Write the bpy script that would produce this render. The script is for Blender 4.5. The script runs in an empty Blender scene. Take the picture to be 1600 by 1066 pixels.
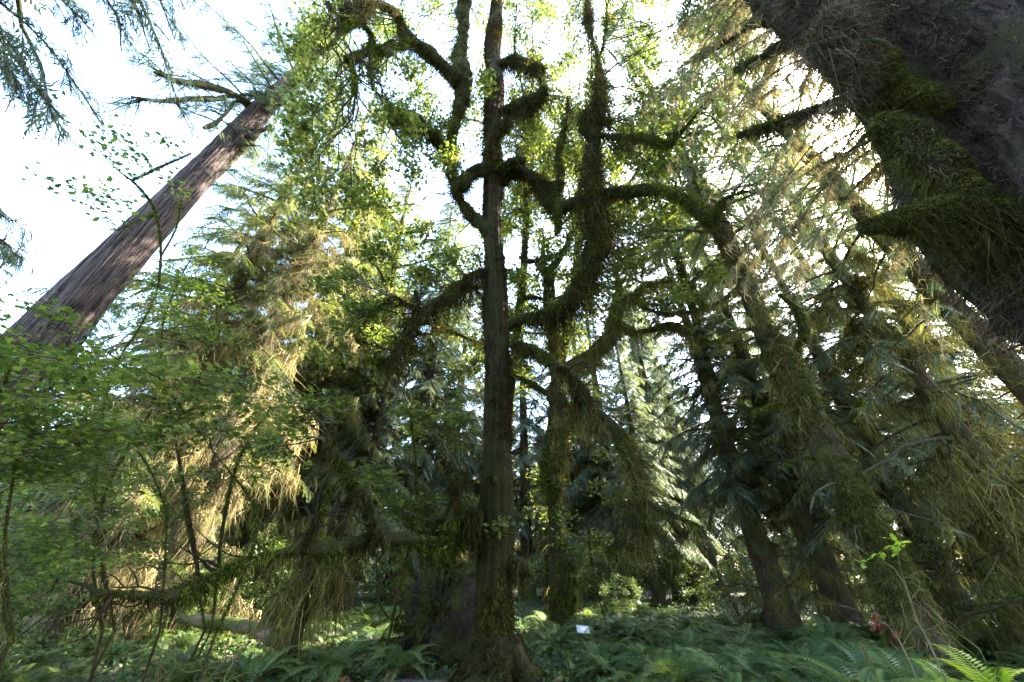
import bpy, math
import numpy as np
from math import radians, sin, cos, tan, pi

# ------------------------------------------------------------------ scene, camera
scene = bpy.context.scene
COL = scene.collection
F, TH, CAMZ = 560.0, radians(32.6), 1.9
CT, ST = cos(TH), sin(TH)
SUN_AZ, SUN_EL = radians(62.0), radians(42.0)

cam_d = bpy.data.cameras.new("camera")
cam_d.sensor_width = 36.0
cam_d.lens = 36.0 * F / 1600.0
cam_d.clip_start, cam_d.clip_end = 0.05, 2000.0
cam = bpy.data.objects.new("camera", cam_d)
COL.objects.link(cam)
cam.location = (0, 0, CAMZ)
cam.rotation_euler = (pi / 2 + TH, 0, 0)
scene.camera = cam

vs = scene.view_settings
vs.view_transform, vs.look, vs.gamma, vs.exposure = 'Standard', 'None', 1.0, 4.2
cy = scene.cycles
cy.max_bounces, cy.diffuse_bounces, cy.glossy_bounces = 9, 8, 1
cy.transmission_bounces, cy.transparent_max_bounces = 8, 4
cy.use_denoising = True
cy.denoiser = "OPENIMAGEDENOISE"
cy.denoising_prefilter = "NONE"
cy.sample_clamp_indirect = 2.5
cy.caustics_reflective = cy.caustics_refractive = False

w = bpy.data.worlds.new("World")
scene.world = w
w.use_nodes = True
nt = w.node_tree
sky = nt.nodes.new("ShaderNodeTexSky")
sky.sky_type = 'NISHITA'
sky.sun_disc = False
sky.sun_elevation = SUN_EL
sky.sun_rotation = SUN_AZ
sky.air_density, sky.dust_density = 1.0, 1.3
bg = nt.nodes["Background"]
nt.links.new(sky.outputs[0], bg.inputs[0])
bg.inputs[1].default_value = 0.15

sd = bpy.data.lights.new("sun", 'SUN')
sd.energy, sd.angle, sd.color = 4.0, radians(0.5), (1.0, 0.92, 0.78)
so = bpy.data.objects.new("sun", sd)
COL.objects.link(so)
so.rotation_euler = (pi / 2 - SUN_EL, 0, pi - SUN_AZ)

# ------------------------------------------------------------------ pixel -> place
def dirpx(px, py):
    dx, dy = (px - 800) / F, (533 - py) / F
    return dx, CT - dy * ST, ST + dy * CT

def at(px, py, R):
    x, y, z = dirpx(px, py)
    s = R / math.hypot(x, y)
    return np.array((x * s, y * s, CAMZ + z * s))

def pol(az, R):
    a = radians(az)
    return R * sin(a), R * cos(a)

def wpx(wp, p):
    return wp * (p[1] * CT + (p[2] - CAMZ) * ST) / F

def gz(x, y):
    x, y = np.asarray(x, float), np.asarray(y, float)
    r = np.hypot(x, y)
    h = 0.10 * np.sin(x * 0.55 + 1.3) * np.cos(y * 0.48) + 0.05 * np.sin(x * 1.4 + y * 1.1)
    h = h - 0.25 * np.clip((x - 4) / 10, 0, 1) + 0.9 * np.clip((r - 26) / 40, 0, 1)
    return h

# ------------------------------------------------------------------ mesh builder
class MB:
    def __init__(s):
        s.v, s.f, s.a, s.m, s.n = [], [], [], [], 0
    def add(s, V, Fc, var=None, mat=0):
        V = np.asarray(V, np.float64).reshape(-1, 3)
        Fc = np.asarray(Fc, np.int64)
        if len(Fc) == 0: return
        s.v.append(V)
        s.f.append(Fc + s.n)
        s.a.append(np.full(len(V), 0.5) if var is None else np.asarray(var, float).reshape(-1))
        s.m.append(np.full(len(Fc), mat))
        s.n += len(V)
    def mesh(s, name, mats, org=(0, 0, 0), smooth=True):
        V = np.concatenate(s.v) - np.asarray(org, float)
        me = bpy.data.meshes.new(name)
        me.vertices.add(len(V))
        me.vertices.foreach_set("co", V.astype(np.float32).ravel())
        loops = np.concatenate([f.ravel() for f in s.f])
        sizes = np.concatenate([np.full(len(f), f.shape[1]) for f in s.f])
        starts = np.concatenate(([0], np.cumsum(sizes)[:-1]))
        me.loops.add(len(loops))
        me.loops.foreach_set("vertex_index", loops.astype(np.int32))
        me.polygons.add(len(sizes))
        me.polygons.foreach_set("loop_start", starts.astype(np.int32))
        try:
            me.polygons.foreach_set("loop_total", sizes.astype(np.int32))
        except Exception:
            pass
        me.polygons.foreach_set("material_index", np.concatenate(s.m).astype(np.int32))
        if smooth:
            me.polygons.foreach_set("use_smooth", np.ones(len(sizes), bool))
        at_ = me.attributes.new("var", 'FLOAT', 'POINT')
        at_.data.foreach_set("value", np.concatenate(s.a).astype(np.float32))
        for m in (mats if isinstance(mats, (list, tuple)) else [mats]):
            me.materials.append(m)
        me.update()
        me.validate()
        return me

def thing(name, label, cat, loc, group=None):
    o = bpy.data.objects.new(name, None)
    COL.objects.link(o)
    o.empty_display_size = 0.3
    o.location = tuple(float(c) for c in loc)
    o["label"], o["category"] = label, cat
    if group: o["group"] = group
    return o

def part(name, mb, mats, parent, smooth=True, label=None):
    if not mb.v: return None
    org = np.array(parent.location) if parent else np.zeros(3)
    p = parent
    while p is not None and p.parent is not None:
        p = p.parent
        org = org + np.array(p.location)
    o = bpy.data.objects.new(name, mb.mesh(name, mats, org, smooth))
    COL.objects.link(o)
    o.parent = parent
    if label: o["label"] = label
    return o

def solo(name, mb, mats, smooth=True, kind=None, label=None, cat=None, group=None):
    o = part(name, mb, mats, None, smooth)
    if kind: o["kind"] = kind
    if label: o["label"] = label
    if cat: o["category"] = cat
    if group: o["group"] = group
    return o

def dup(root, loc, rotz, sc, label, group=None):
    def cp(o, parent):
        c = o.copy()
        COL.objects.link(c)
        c.parent = parent
        for ch in o.children:
            cp(ch, c)
        return c
    kids = list(root.children)
    c = root.copy()
    COL.objects.link(c)
    for k in kids: cp(k, c)
    c.location = loc
    c.rotation_euler = (0, 0, rotz)
    c.scale = (sc, sc, sc)
    c["label"] = label
    if group: c["group"] = group
    return c

# ------------------------------------------------------------------ geometry helpers
def nrm(a):
    return a / np.maximum(np.linalg.norm(a, axis=-1, keepdims=True), 1e-9)

_K = np.random.default_rng(5)
_KV = [(_K.normal(size=3) * f, _K.uniform(0, 6.28), 1 / f) for f in (0.7, 1.1, 1.7, 2.6, 4, 6.1) for _ in range(2)]
def wob(p, freq=1.0):
    out = 0
    for k, ph, a in _KV:
        out = out + a * np.sin(p @ (k * freq) + ph)
    return out / 2.6

def crv(pts, n, rad=None):
    pts = np.asarray(pts, float)
    if rad is not None:
        pts = np.concatenate([pts, np.asarray(rad, float)[:, None]], 1)
    m = len(pts)
    ex = np.concatenate([[2 * pts[0] - pts[1]], pts, [2 * pts[-1] - pts[-2]]])
    seg = np.maximum(np.linalg.norm(np.diff(pts[:, :3], axis=0), axis=1), 1e-6)
    cum = np.concatenate(([0], np.cumsum(seg)))
    t = np.linspace(0, cum[-1], n)
    i = np.clip(np.searchsorted(cum, t, side='right') - 1, 0, m - 2)
    u = ((t - cum[i]) / seg[i])[:, None]
    p0, p1, p2, p3 = ex[i], ex[i + 1], ex[i + 2], ex[i + 3]
    out = 0.5 * (2 * p1 + (p2 - p0) * u + (2 * p0 - 5 * p1 + 4 * p2 - p3) * u * u + (3 * p1 - p0 - 3 * p2 + p3) * u ** 3)
    if rad is not None:
        return out[:, :3], np.maximum(out[:, 3], 0.002)
    return out

def frames(P):
    T = nrm(np.gradient(P, axis=0))
    N = np.zeros_like(T)
    ref = np.array((0, 0, 1.0)) if abs(T[0][2]) < 0.9 else np.array((1.0, 0, 0))
    n = ref - T[0] * (ref @ T[0])
    n /= np.linalg.norm(n)
    for i in range(len(P)):
        n = n - T[i] * (n @ T[i])
        l = np.linalg.norm(n)
        n = n / l if l > 1e-6 else np.cross(T[i], (0.3, 0.5, 0.8))
        N[i] = n
    return T, N, np.cross(T, N)

def tube(B, P, r, seg=8, mat=0, amp=0.0, freq=1.0, ridge=0.0, nridge=9, var=None, seed=0):
    P = np.asarray(P, float)
    r = np.broadcast_to(np.asarray(r, float), (len(P),))
    T, N, M = frames(P)
    a = np.linspace(0, 2 * pi, seg, endpoint=False)
    d = N[:, None, :] * np.cos(a)[None, :, None] + M[:, None, :] * np.sin(a)[None, :, None]
    V = P[:, None, :] + d * r[:, None, None]
    if amp or ridge:
        k = 1 + amp * wob(V.reshape(-1, 3) + seed * 7.3, freq).reshape(len(P), seg)
        if ridge:
            s = np.linspace(0, 1, len(P))[:, None]
            k = k + ridge * (np.abs(np.sin(a[None, :] * nridge / 2 + 2 * np.sin(s * 5 + seed) * .3)) - .6)
        V = P[:, None, :] + d * (r[:, None] * k)[:, :, None]
    n = len(P)
    i = np.arange(n - 1)[:, None] * seg
    j = np.arange(seg)[None, :]
    j2 = (j + 1) % seg
    Fq = np.stack([i + j, i + j2, i + seg + j2, i + seg + j], -1).reshape(-1, 4)
    B.add(V.reshape(-1, 3), Fq, None if var is None else np.full(n * seg, var), mat)
    c0 = V[0].mean(0); c1 = V[-1].mean(0) + T[-1] * r[-1] * .6
    ring0, ring1 = V[0], V[-1]
    for c, ring, flip in ((c0, ring0, 1), (c1, ring1, 0)):
        vv = np.concatenate([ring, [c]])
        ff = [(k, (k + 1) % seg, seg) if not flip else ((k + 1) % seg, k, seg) for k in range(seg)]
        B.add(vv, ff, None if var is None else np.full(seg + 1, var), mat)
    return V

def strands(B, O, D, L, W, rng, mat=0, segs=3, fall=1.0, vlo=0.0, vhi=1.0):
    """fine drooping ribbons: O origins, D start directions, L lengths, W widths"""
    n = len(O)
    if n == 0: return
    L = np.broadcast_to(L, (n,)); W = np.broadcast_to(W, (n,))
    t = np.linspace(0, 1, segs + 1)
    kink = rng.normal(size=(n, 3)) * .10
    sway = rng.normal(size=(n, 3)) * 0.20
    sway[:, 2] *= .3
    down = np.array((0, 0, -1.0))
    side = nrm(np.cross(rng.normal(size=(n, 3)), D + down * fall + 1e-3))
    rows = []
    for k, tt in enumerate(t):
        p = O + L[:, None] * (D * (tt * (1 - fall * .75 * tt)) + down * fall * tt * tt * .9 + sway * tt * tt
                              + rng.normal(size=(n, 3)) * .085 * (k > 0) + kink * sin(tt * 4.5))
        ww = (W * (1.0 - .85 * tt ** 1.5))[:, None] * side
        rows += [p - ww, p + ww]  # a flat fibre
    V = np.stack(rows, 1).reshape(-1, 3)
    m = 2 * (segs + 1)
    base = (np.arange(n) * m)[:, None]
    q = []
    for k in range(segs):
        a = 2 * k
        q.append(np.concatenate([base + a, base + a + 1, base + a + 3, base + a + 2], 1))
    Fq = np.stack(q, 1).reshape(-1, 4)
    B.add(V, Fq, np.repeat(rng.uniform(vlo, vhi, n), m), mat)

def inst(B, TV, TF, O, X, Y, Z, S, var, mat=0):
    n, k = len(O), len(TV)
    if n == 0: return
    S = np.broadcast_to(np.asarray(S, float), (n,))
    V = (O[:, None, :] + S[:, None, None] * (TV[None, :, 0:1] * X[:, None, :] + TV[None, :, 1:2] * Y[:, None, :]
                                             + TV[None, :, 2:3] * Z[:, None, :]))
    Fc = (TF[None] + (np.arange(n) * k)[:, None, None]).reshape(-1, TF.shape[1])
    B.add(V.reshape(-1, 3), Fc, np.repeat(var, k), mat)

# leaf templates -----------------------------------------------------
def maple_template():
    V, Fc = [(0, 0, 0)], []
    for ang, L in ((-118, .5), (-58, .85), (0, 1.0), (58, .85), (118, .5)):
        a = radians(ang)
        d = np.array((cos(a), sin(a), 0)); s = np.array((-sin(a), cos(a), 0))
        i = len(V)
        wv = .30 * L + .05
        V += [tuple(d * .5 * L + s * wv + (0, 0, .03)), tuple(d * L + (0, 0, -.10)), tuple(d * .5 * L - s * wv + (0, 0, .03))]
        Fc.append((0, i + 2, i + 1, i))
    V = np.array(V); V[:, 0] += .35
    return V * .62, np.array(Fc)
MAPLE = maple_template()
OVAL = (np.array([(0, 0, 0), (.3, .27, .05), (.75, .22, .02), (1, 0, -.1), (.75, -.22, .02), (.3, -.27, .05)]),
        np.array([(0, 5, 4, 1), (1, 4, 3, 2)]))
OVAL = (OVAL[0], np.array([(0, 5, 2, 1), (5, 4, 3, 2)]))

def spray_template(pairs, spread=.34, wid=.05, droop=.25, seed=1):
    rng = np.random.default_rng(seed)
    V, Fc = [], []
    for i in range(pairs):
        t = (i + .5) / pairs
        for sgn in (-1, 1):
            b = np.array((t, 0, -droop * t * t))
            L = spread * (1.05 - .75 * t) * rng.uniform(.75, 1.15) * (.6 + .4 * min(1, t * 5))
            a = radians(rng.uniform(38, 62))
            tip = b + np.array((cos(a) * L, sgn * sin(a) * L, -rng.uniform(.1, .35) * L))
            k = len(V)
            px = np.array((wid, 0, 0))
            mid = (b * .4 + tip * .6)
            V += [b - px * .5, mid - px * .55, tip, mid + px * .6 ]
            Fc.append((k, k + 1, k + 2, k + 3))
    k = len(V)
    V += [(0, -.012, 0), (0, .012, 0), (.5, .01, -droop * .25), (1.02, 0, -droop)]
    Fc.append((k, k + 1, k + 2, k + 3))
    return np.array(V, float), np.array(Fc)
SPR = [spray_template(9, .36, .055, .28, s) for s in range(3)]
SPRF = [spray_template(16, .30, .030, .30, s + 9) for s in range(3)]

def frond_template(pairs=26, seed=0):
    rng = np.random.default_rng(seed)
    V, Fc = [], []
    def mid(t):
        return np.array((t * .92 - .10 * t ** 3, 0, .75 * t - .95 * t * t))
    for i in range(pairs):
        t = .10 + .9 * (i + .5) / pairs
        L = .155 * min(1, (t - .02) * 4.5) * (1.0 - .93 * max(0, (t - .4) / .6) ** 1.5) * rng.uniform(.88, 1.08)
        for sgn in (-1, 1):
            b = mid(t)
            tg = mid(min(1, t + .02)) - mid(t - .02); tg /= np.linalg.norm(tg)
            tip = b + tg * L * .32 + np.array((0, sgn * L, -.18 * L))
            k = len(V)
            V += [b - tg * .010, b * .45 + tip * .55 - tg * .013, tip, b * .45 + tip * .55 + tg * .011]
            Fc.append((k, k + 1, k + 2, k + 3))
    for i in range(8):
        t0, t1 = i / 8, (i + 1) / 8
        k = len(V)
        w0, w1 = .008 * (1.1 - t0), .008 * (1.1 - t1)
        a, b = mid(t0), mid(t1)
        V += [a + (0, -w0, 0), a + (0, w0, 0), b + (0, w1, 0), b + (0, -w1, 0)]
        Fc.append((k, k + 1, k + 2, k + 3))
    return np.array(V, float), np.array(Fc)
FROND = frond_template()

def leaf_frames(n, rng, tilt=.45, up=(0, 0, 1)):
    Z = nrm(np.array(up) + rng.normal(size=(n, 3)) * tilt)
    X = nrm(np.cross(Z, rng.normal(size=(n, 3))))
    return X, np.cross(Z, X), Z

def leaves(B, O, size, rng, tpl=MAPLE, tilt=.45, mat=0, v=(0, 1)):
    n = len(O)
    if n == 0: return
    X, Y, Z = leaf_frames(n, rng, tilt)
    inst(B, tpl[0], tpl[1], O, X, Y, Z, rng.uniform(size[0], size[1], n), rng.uniform(v[0], v[1], n), mat)

# ------------------------------------------------------------------ materials
def mat_new(name):
    m = bpy.data.materials.new(name)
    m.use_nodes = True
    t = m.node_tree
    return m, t, t.nodes["Principled BSDF"], t.nodes["Material Output"]

def ramp(t, stops):
    r = t.nodes.new("ShaderNodeValToRGB")
    el = r.color_ramp.elements
    while len(el) < len(stops): el.new(.5)
    for e, (p, c) in zip(el, stops):
        e.position, e.color = p, (*c, 1)
    return r

def foliage(name, cols, trans=.4, tcol=None, rough=.5, spec=.35, noise=1.2):
    m, t, b, out = mat_new(name)
    at_ = t.nodes.new("ShaderNodeAttribute"); at_.attribute_name = "var"
    geo = t.nodes.new("ShaderNodeNewGeometry")
    nz = t.nodes.new("ShaderNodeTexNoise"); nz.inputs["Scale"].default_value = noise
    nz.inputs["Detail"].default_value = 2
    t.links.new(geo.outputs["Position"], nz.inputs["Vector"])
    mx = t.nodes.new("ShaderNodeMath"); mx.operation = 'MULTIPLY_ADD'
    t.links.new(nz.outputs["Fac"], mx.inputs[0]); mx.inputs[1].default_value = .9
    sub = t.nodes.new("ShaderNodeMath"); sub.operation = 'MULTIPLY_ADD'
    t.links.new(at_.outputs["Fac"], sub.inputs[0]); sub.inputs[1].default_value = .75; sub.inputs[2].default_value = -.32
    t.links.new(sub.outputs[0], mx.inputs[2])
    r = ramp(t, cols)
    t.links.new(mx.outputs[0], r.inputs[0])
    t.links.new(r.outputs[0], b.inputs["Base Color"])
    b.inputs["Roughness"].default_value = rough
    b.inputs["Specular IOR Level"].default_value = spec
    tr = t.nodes.new("ShaderNodeBsdfTranslucent")
    if tcol:
        mc = t.nodes.new("ShaderNodeMix"); mc.data_type = 'RGBA'; mc.blend_type = 'MULTIPLY'
        mc.inputs[0].default_value = 1
        t.links.new(r.outputs[0], mc.inputs[6]); mc.inputs[7].default_value = (*tcol, 1)
        t.links.new(mc.outputs[2], tr.inputs[0])
    else:
        t.links.new(r.outputs[0], tr.inputs[0])
    ms = t.nodes.new("ShaderNodeMixShader"); ms.inputs[0].default_value = trans
    t.links.new(b.outputs[0], ms.inputs[1]); t.links.new(tr.outputs[0], ms.inputs[2])
    t.links.new(ms.outputs[0], out.inputs[0])
    return m

def bark(name, cols, stretch=(6, 6, .7), scale=1.0, bump=.6, dist=.04, moss=None, mossamt=.5):
    m, t, b, out = mat_new(name)
    geo = t.nodes.new("ShaderNodeTexCoord")
    mp = t.nodes.new("ShaderNodeMapping"); mp.inputs["Scale"].default_value = stretch
    t.links.new(geo.outputs["Object"], mp.inputs[0])
    nz = t.nodes.new("ShaderNodeTexNoise"); nz.inputs["Scale"].default_value = scale * 1.6
    nz.inputs["Detail"].default_value = 7; nz.inputs["Roughness"].default_value = .65
    nz.inputs["Distortion"].default_value = .6
    t.links.new(mp.outputs[0], nz.inputs["Vector"])
    r = ramp(t, cols)
    t.links.new(nz.outputs["Fac"], r.inputs[0])
    colout = r.outputs[0]
    if moss:
        n2 = t.nodes.new("ShaderNodeTexNoise"); n2.inputs["Scale"].default_value = 1.7
        n2.inputs["Detail"].default_value = 6
        t.links.new(geo.outputs["Object"], n2.inputs["Vector"])
        r2 = ramp(t, [(max(0, .62 - mossamt * .4), (0, 0, 0)), (min(1, .72 - mossamt * .3), (1, 1, 1))])
        t.links.new(n2.outputs["Fac"], r2.inputs[0])
        mx = t.nodes.new("ShaderNodeMix"); mx.data_type = 'RGBA'
        t.links.new(r2.outputs[0], mx.inputs[0]); t.links.new(colout, mx.inputs[6])
        mx.inputs[7].default_value = (*moss, 1)
        colout = mx.outputs[2]
    t.links.new(colout, b.inputs["Base Color"])
    b.inputs["Roughness"].default_value = .9
    b.inputs["Specular IOR Level"].default_value = .15
    bp = t.nodes.new("ShaderNodeBump"); bp.inputs["Strength"].default_value = bump
    bp.inputs["Distance"].default_value = dist
    t.links.new(nz.outputs["Fac"], bp.inputs["Height"])
    t.links.new(bp.outputs[0], b.inputs["Normal"])
    return m

M_leaf = foliage("maple_leaf", [(.2, (.050, .080, .020)), (.55, (.112, .145, .036)), (.9, (.22, .225, .055))], .55, (1.2, 1.2, .7), .45, .4)
M_leafy = foliage("autumn_leaf", [(.2, (.10, .11, .015)), (.55, (.24, .19, .02)), (.9, (.38, .23, .03))], .5, (1.2, 1.1, .6))
M_vine = foliage("vine_maple_leaf", [(.2, (.060, .100, .020)), (.55, (.122, .176, .034)), (.9, (.22, .26, .05))], .5, (1.2, 1.2, .65), .45, .4)
M_needle = foliage("spruce_needles", [(.2, (.045, .078, .056)), (.55, (.090, .128, .086)), (.9, (.16, .19, .11))], .48, (1.3, 1.2, .6), .5, .3)
M_needle_y = foliage("hemlock_needles", [(.2, (.055, .080, .028)), (.55, (.105, .135, .042)), (.9, (.18, .19, .06))], .5, (1.3, 1.2, .6), .5, .3)
M_moss = foliage("hanging_moss", [(.2, (.055, .050, .016)), (.55, (.135, .120, .036)), (.9, (.25, .22, .075))], .35, (1.12, 1.12, .7), .9, .05)
M_mossg = foliage("green_moss", [(.2, (.018, .027, .003)), (.55, (.058, .082, .010)), (.9, (.15, .175, .020))], .3, (1.2, 1.1, .5), .9, .05, 3)
M_mossd = foliage("brown_moss", [(.2, (.011, .009, .003)), (.55, (.030, .026, .007)), (.9, (.085, .075, .018))], .3, (1.15, 1.15, .6), .9, .05, 2.5)
M_fibre = foliage("trunk_moss_brown", [(.2, (.009, .006, .002)), (.55, (.034, .022, .007)), (.9, (.09, .062, .018))], .25, (1.1, 1.05, .7), .9, .05, 3.5)
M_dead = foliage("dead_frond", [(.2, (.05, .030, .014)), (.55, (.12, .075, .035)), (.9, (.22, .15, .075))], .3)
M_olive = foliage("olive_moss", [(.2, (.022, .025, .006)), (.55, (.064, .070, .018)), (.9, (.16, .16, .045))], .3, (1.15, 1.15, .6), .9, .05, 4)
M_mossb = foliage("bark_fibre", [(.2, (.026, .018, .012)), (.55, (.070, .050, .034)), (.9, (.16, .125, .085))], .2, None, .9, .05, 2.5)
M_lichen = foliage("beard_lichen", [(.2, (.13, .11, .06)), (.55, (.26, .22, .11)), (.9, (.42, .36, .20))], .45, (1.1, 1.0, .75), .9, .05)
M_fern = foliage("fern_frond", [(.2, (.032, .064, .018)), (.55, (.074, .120, .034)), (.9, (.15, .19, .055))], .35, (1.3, 1.2, .5), .42, .35, 1.0)
M_herb = foliage("herb_leaf", [(.2, (.022, .060, .012)), (.55, (.050, .105, .020)), (.9, (.11, .15, .03))], .4, (1.3, 1.2, .5))
M_shrub = foliage("shrub_leaf", [(.2, (.035, .075, .020)), (.55, (.075, .130, .030)), (.9, (.15, .20, .05))], .45, (1.3, 1.2, .55))
M_lime = foliage("young_leaf", [(.2, (.12, .22, .02)), (.6, (.22, .32, .03)), (.9, (.32, .38, .05))], .5, (1.2, 1.2, .5))
M_red = foliage("red_leaf", [(.2, (.06, .012, .008)), (.6, (.13, .025, .014)), (.9, (.20, .06, .02))], .45)
M_cedar = bark("grey_furrowed_bark", [(.38, (.008, .006, .005)), (.46, (.050, .036, .031)), (.56, (.105, .080, .072)), (.75, (.18, .145, .135))], (13, 13, .42), 1.0, 1.0, .16)
M_bark = bark("spruce_bark", [(.30, (.009, .006, .004)), (.5, (.042, .027, .018)), (.75, (.10, .070, .050))], (4, 4, 1.6), 1.3, .8, .05, (.055, .055, .016), .45)
M_barkm = bark("mossy_bark", [(.34, (.004, .0025, .001)), (.5, (.022, .013, .005)), (.72, (.060, .038, .014))], (5, 5, 1.0), 1.3, .9, .06, (.022, .022, .006), .65)
M_twig = bark("twig_bark", [(.3, (.020, .016, .010)), (.7, (.07, .055, .035))], (6, 6, 2), 2, .4, .01, (.05, .05, .015), .4)
M_dark = bark("dark_fibrous_bark", [(.36, (.004, .003, .002)), (.5, (.030, .020, .015)), (.72, (.078, .055, .042))], (5, 5, 1.4), 1.6, 1.0, .08, (.035, .032, .012), .4)
M_wood = bark("weathered_wood", [(.3, (.05, .03, .018)), (.55, (.17, .11, .07)), (.8, (.30, .22, .15))], (2, 2, 8), 1, .7, .04, (.07, .08, .02), .5)
M_root = bark("rotten_root", [(.3, (.006, .005, .004)), (.55, (.026, .020, .014)), (.8, (.065, .05, .035))], (4, 4, 4), 1, 1.0, .08, (.03, .035, .008), .5)

# ground: soil, litter and moss
M_ground, t, b, out = mat_new("forest_floor")
tc = t.nodes.new("ShaderNodeTexCoord")
n1 = t.nodes.new("ShaderNodeTexNoise"); n1.inputs["Scale"].default_value = .9; n1.inputs["Detail"].default_value = 8
n2 = t.nodes.new("ShaderNodeTexNoise"); n2.inputs["Scale"].default_value = 14; n2.inputs["Detail"].default_value = 6
t.links.new(tc.outputs["Object"], n1.inputs["Vector"]); t.links.new(tc.outputs["Object"], n2.inputs["Vector"])
r1 = ramp(t, [(.35, (.020, .030, .010)), (.5, (.035, .040, .014)), (.65, (.050, .036, .022))])
t.links.new(n1.outputs["Fac"], r1.inputs[0])
r2 = ramp(t, [(.3, (.35, .35, .35)), (.7, (1.5, 1.45, 1.3))])
t.links.new(n2.outputs["Fac"], r2.inputs[0])
mx = t.nodes.new("ShaderNodeMix"); mx.data_type = 'RGBA'; mx.blend_type = 'MULTIPLY'; mx.inputs[0].default_value = 1
t.links.new(r1.outputs[0], mx.inputs[6]); t.links.new(r2.outputs[0], mx.inputs[7])
t.links.new(mx.outputs[2], b.inputs["Base Color"]); b.inputs["Roughness"].default_value = .95
bp = t.nodes.new("ShaderNodeBump"); bp.inputs["Strength"].default_value = .8; bp.inputs["Distance"].default_value = .05
t.links.new(n2.outputs["Fac"], bp.inputs["Height"]); t.links.new(bp.outputs[0], b.inputs["Normal"])

M_path, t, b, out = mat_new("trodden_gravel_path")
tc = t.nodes.new("ShaderNodeTexCoord")
n2 = t.nodes.new("ShaderNodeTexNoise"); n2.inputs["Scale"].default_value = 22; n2.inputs["Detail"].default_value = 8
t.links.new(tc.outputs["Object"], n2.inputs["Vector"])
r2 = ramp(t, [(.3, (.025, .019, .016)), (.55, (.065, .052, .046)), (.75, (.13, .11, .10))])
t.links.new(n2.outputs["Fac"], r2.inputs[0]); t.links.new(r2.outputs[0], b.inputs["Base Color"])
b.inputs["Roughness"].default_value = .95
bp = t.nodes.new("ShaderNodeBump"); bp.inputs["Strength"].default_value = .7; bp.inputs["Distance"].default_value = .02
t.links.new(n2.outputs["Fac"], bp.inputs["Height"]); t.links.new(bp.outputs[0], b.inputs["Normal"])

M_panel, t, b, out = mat_new("sign_panel_paint")
b.inputs["Base Color"].default_value = (.62, .62, .60, 1); b.inputs["Roughness"].default_value = .4
M_post, t, b, out = mat_new("sign_post_metal")
b.inputs["Base Color"].default_value = (.05, .045, .04, 1); b.inputs["Roughness"].default_value = .6

# ------------------------------------------------------------------ ground + path
def ground():
    B = MB()
    u = np.linspace(-1, 1, 260)
    g = np.sign(u) * (np.abs(u) * 30 + np.abs(u) ** 5 * 170)
    X, Y = np.meshgrid(g, g + 12)
    Z = gz(X, Y)
    n = len(u)
    V = np.stack([X, Y, Z], -1).reshape(-1, 3)
    i = np.arange(n - 1)[:, None] * n; j = np.arange(n - 1)[None]
    B.add(V, np.stack([i + j, i + j + 1, i + n + j + 1, i + n + j], -1).reshape(-1, 4))
    solo("ground", B, M_ground, kind="structure")
    # the footpath
    c = crv([(-9, 4.5, 0), (-6, 7.0, 0), (-3.6, 8.5, 0), (-1.6, 8.8, 0), (-.2, 8.3, 0), (1.0, 8.4, 0), (2.2, 7.6, 0), (4, 5, 0), (5, 1, 0)], 90)
    T = nrm(np.gradient(c, axis=0)); S = np.stack([-T[:, 1], T[:, 0], 0 * T[:, 0]], 1)
    rows = []
    for k in np.linspace(-.75, .75, 9):
        p = c + S * (k * (1 + .15 * np.sin(np.arange(90) * .7 + k)))[:, None]
        p[:, 2] = gz(p[:, 0], p[:, 1]) + .03
        rows.append(p)
    V = np.stack(rows, 1).reshape(-1, 3)
    i = np.arange(89)[:, None] * 9; j = np.arange(8)[None]
    Bp = MB(); Bp.add(V, np.stack([i + j, i + j + 1, i + 9 + j + 1, i + 9 + j], -1).reshape(-1, 4))
    solo("path", Bp, M_path, kind="structure")
    return c
PATH = ground()
def on_path(x, y, d=.8):
    return np.min(np.hypot(PATH[:, 0] - x, PATH[:, 1] - y)) < d

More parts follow.
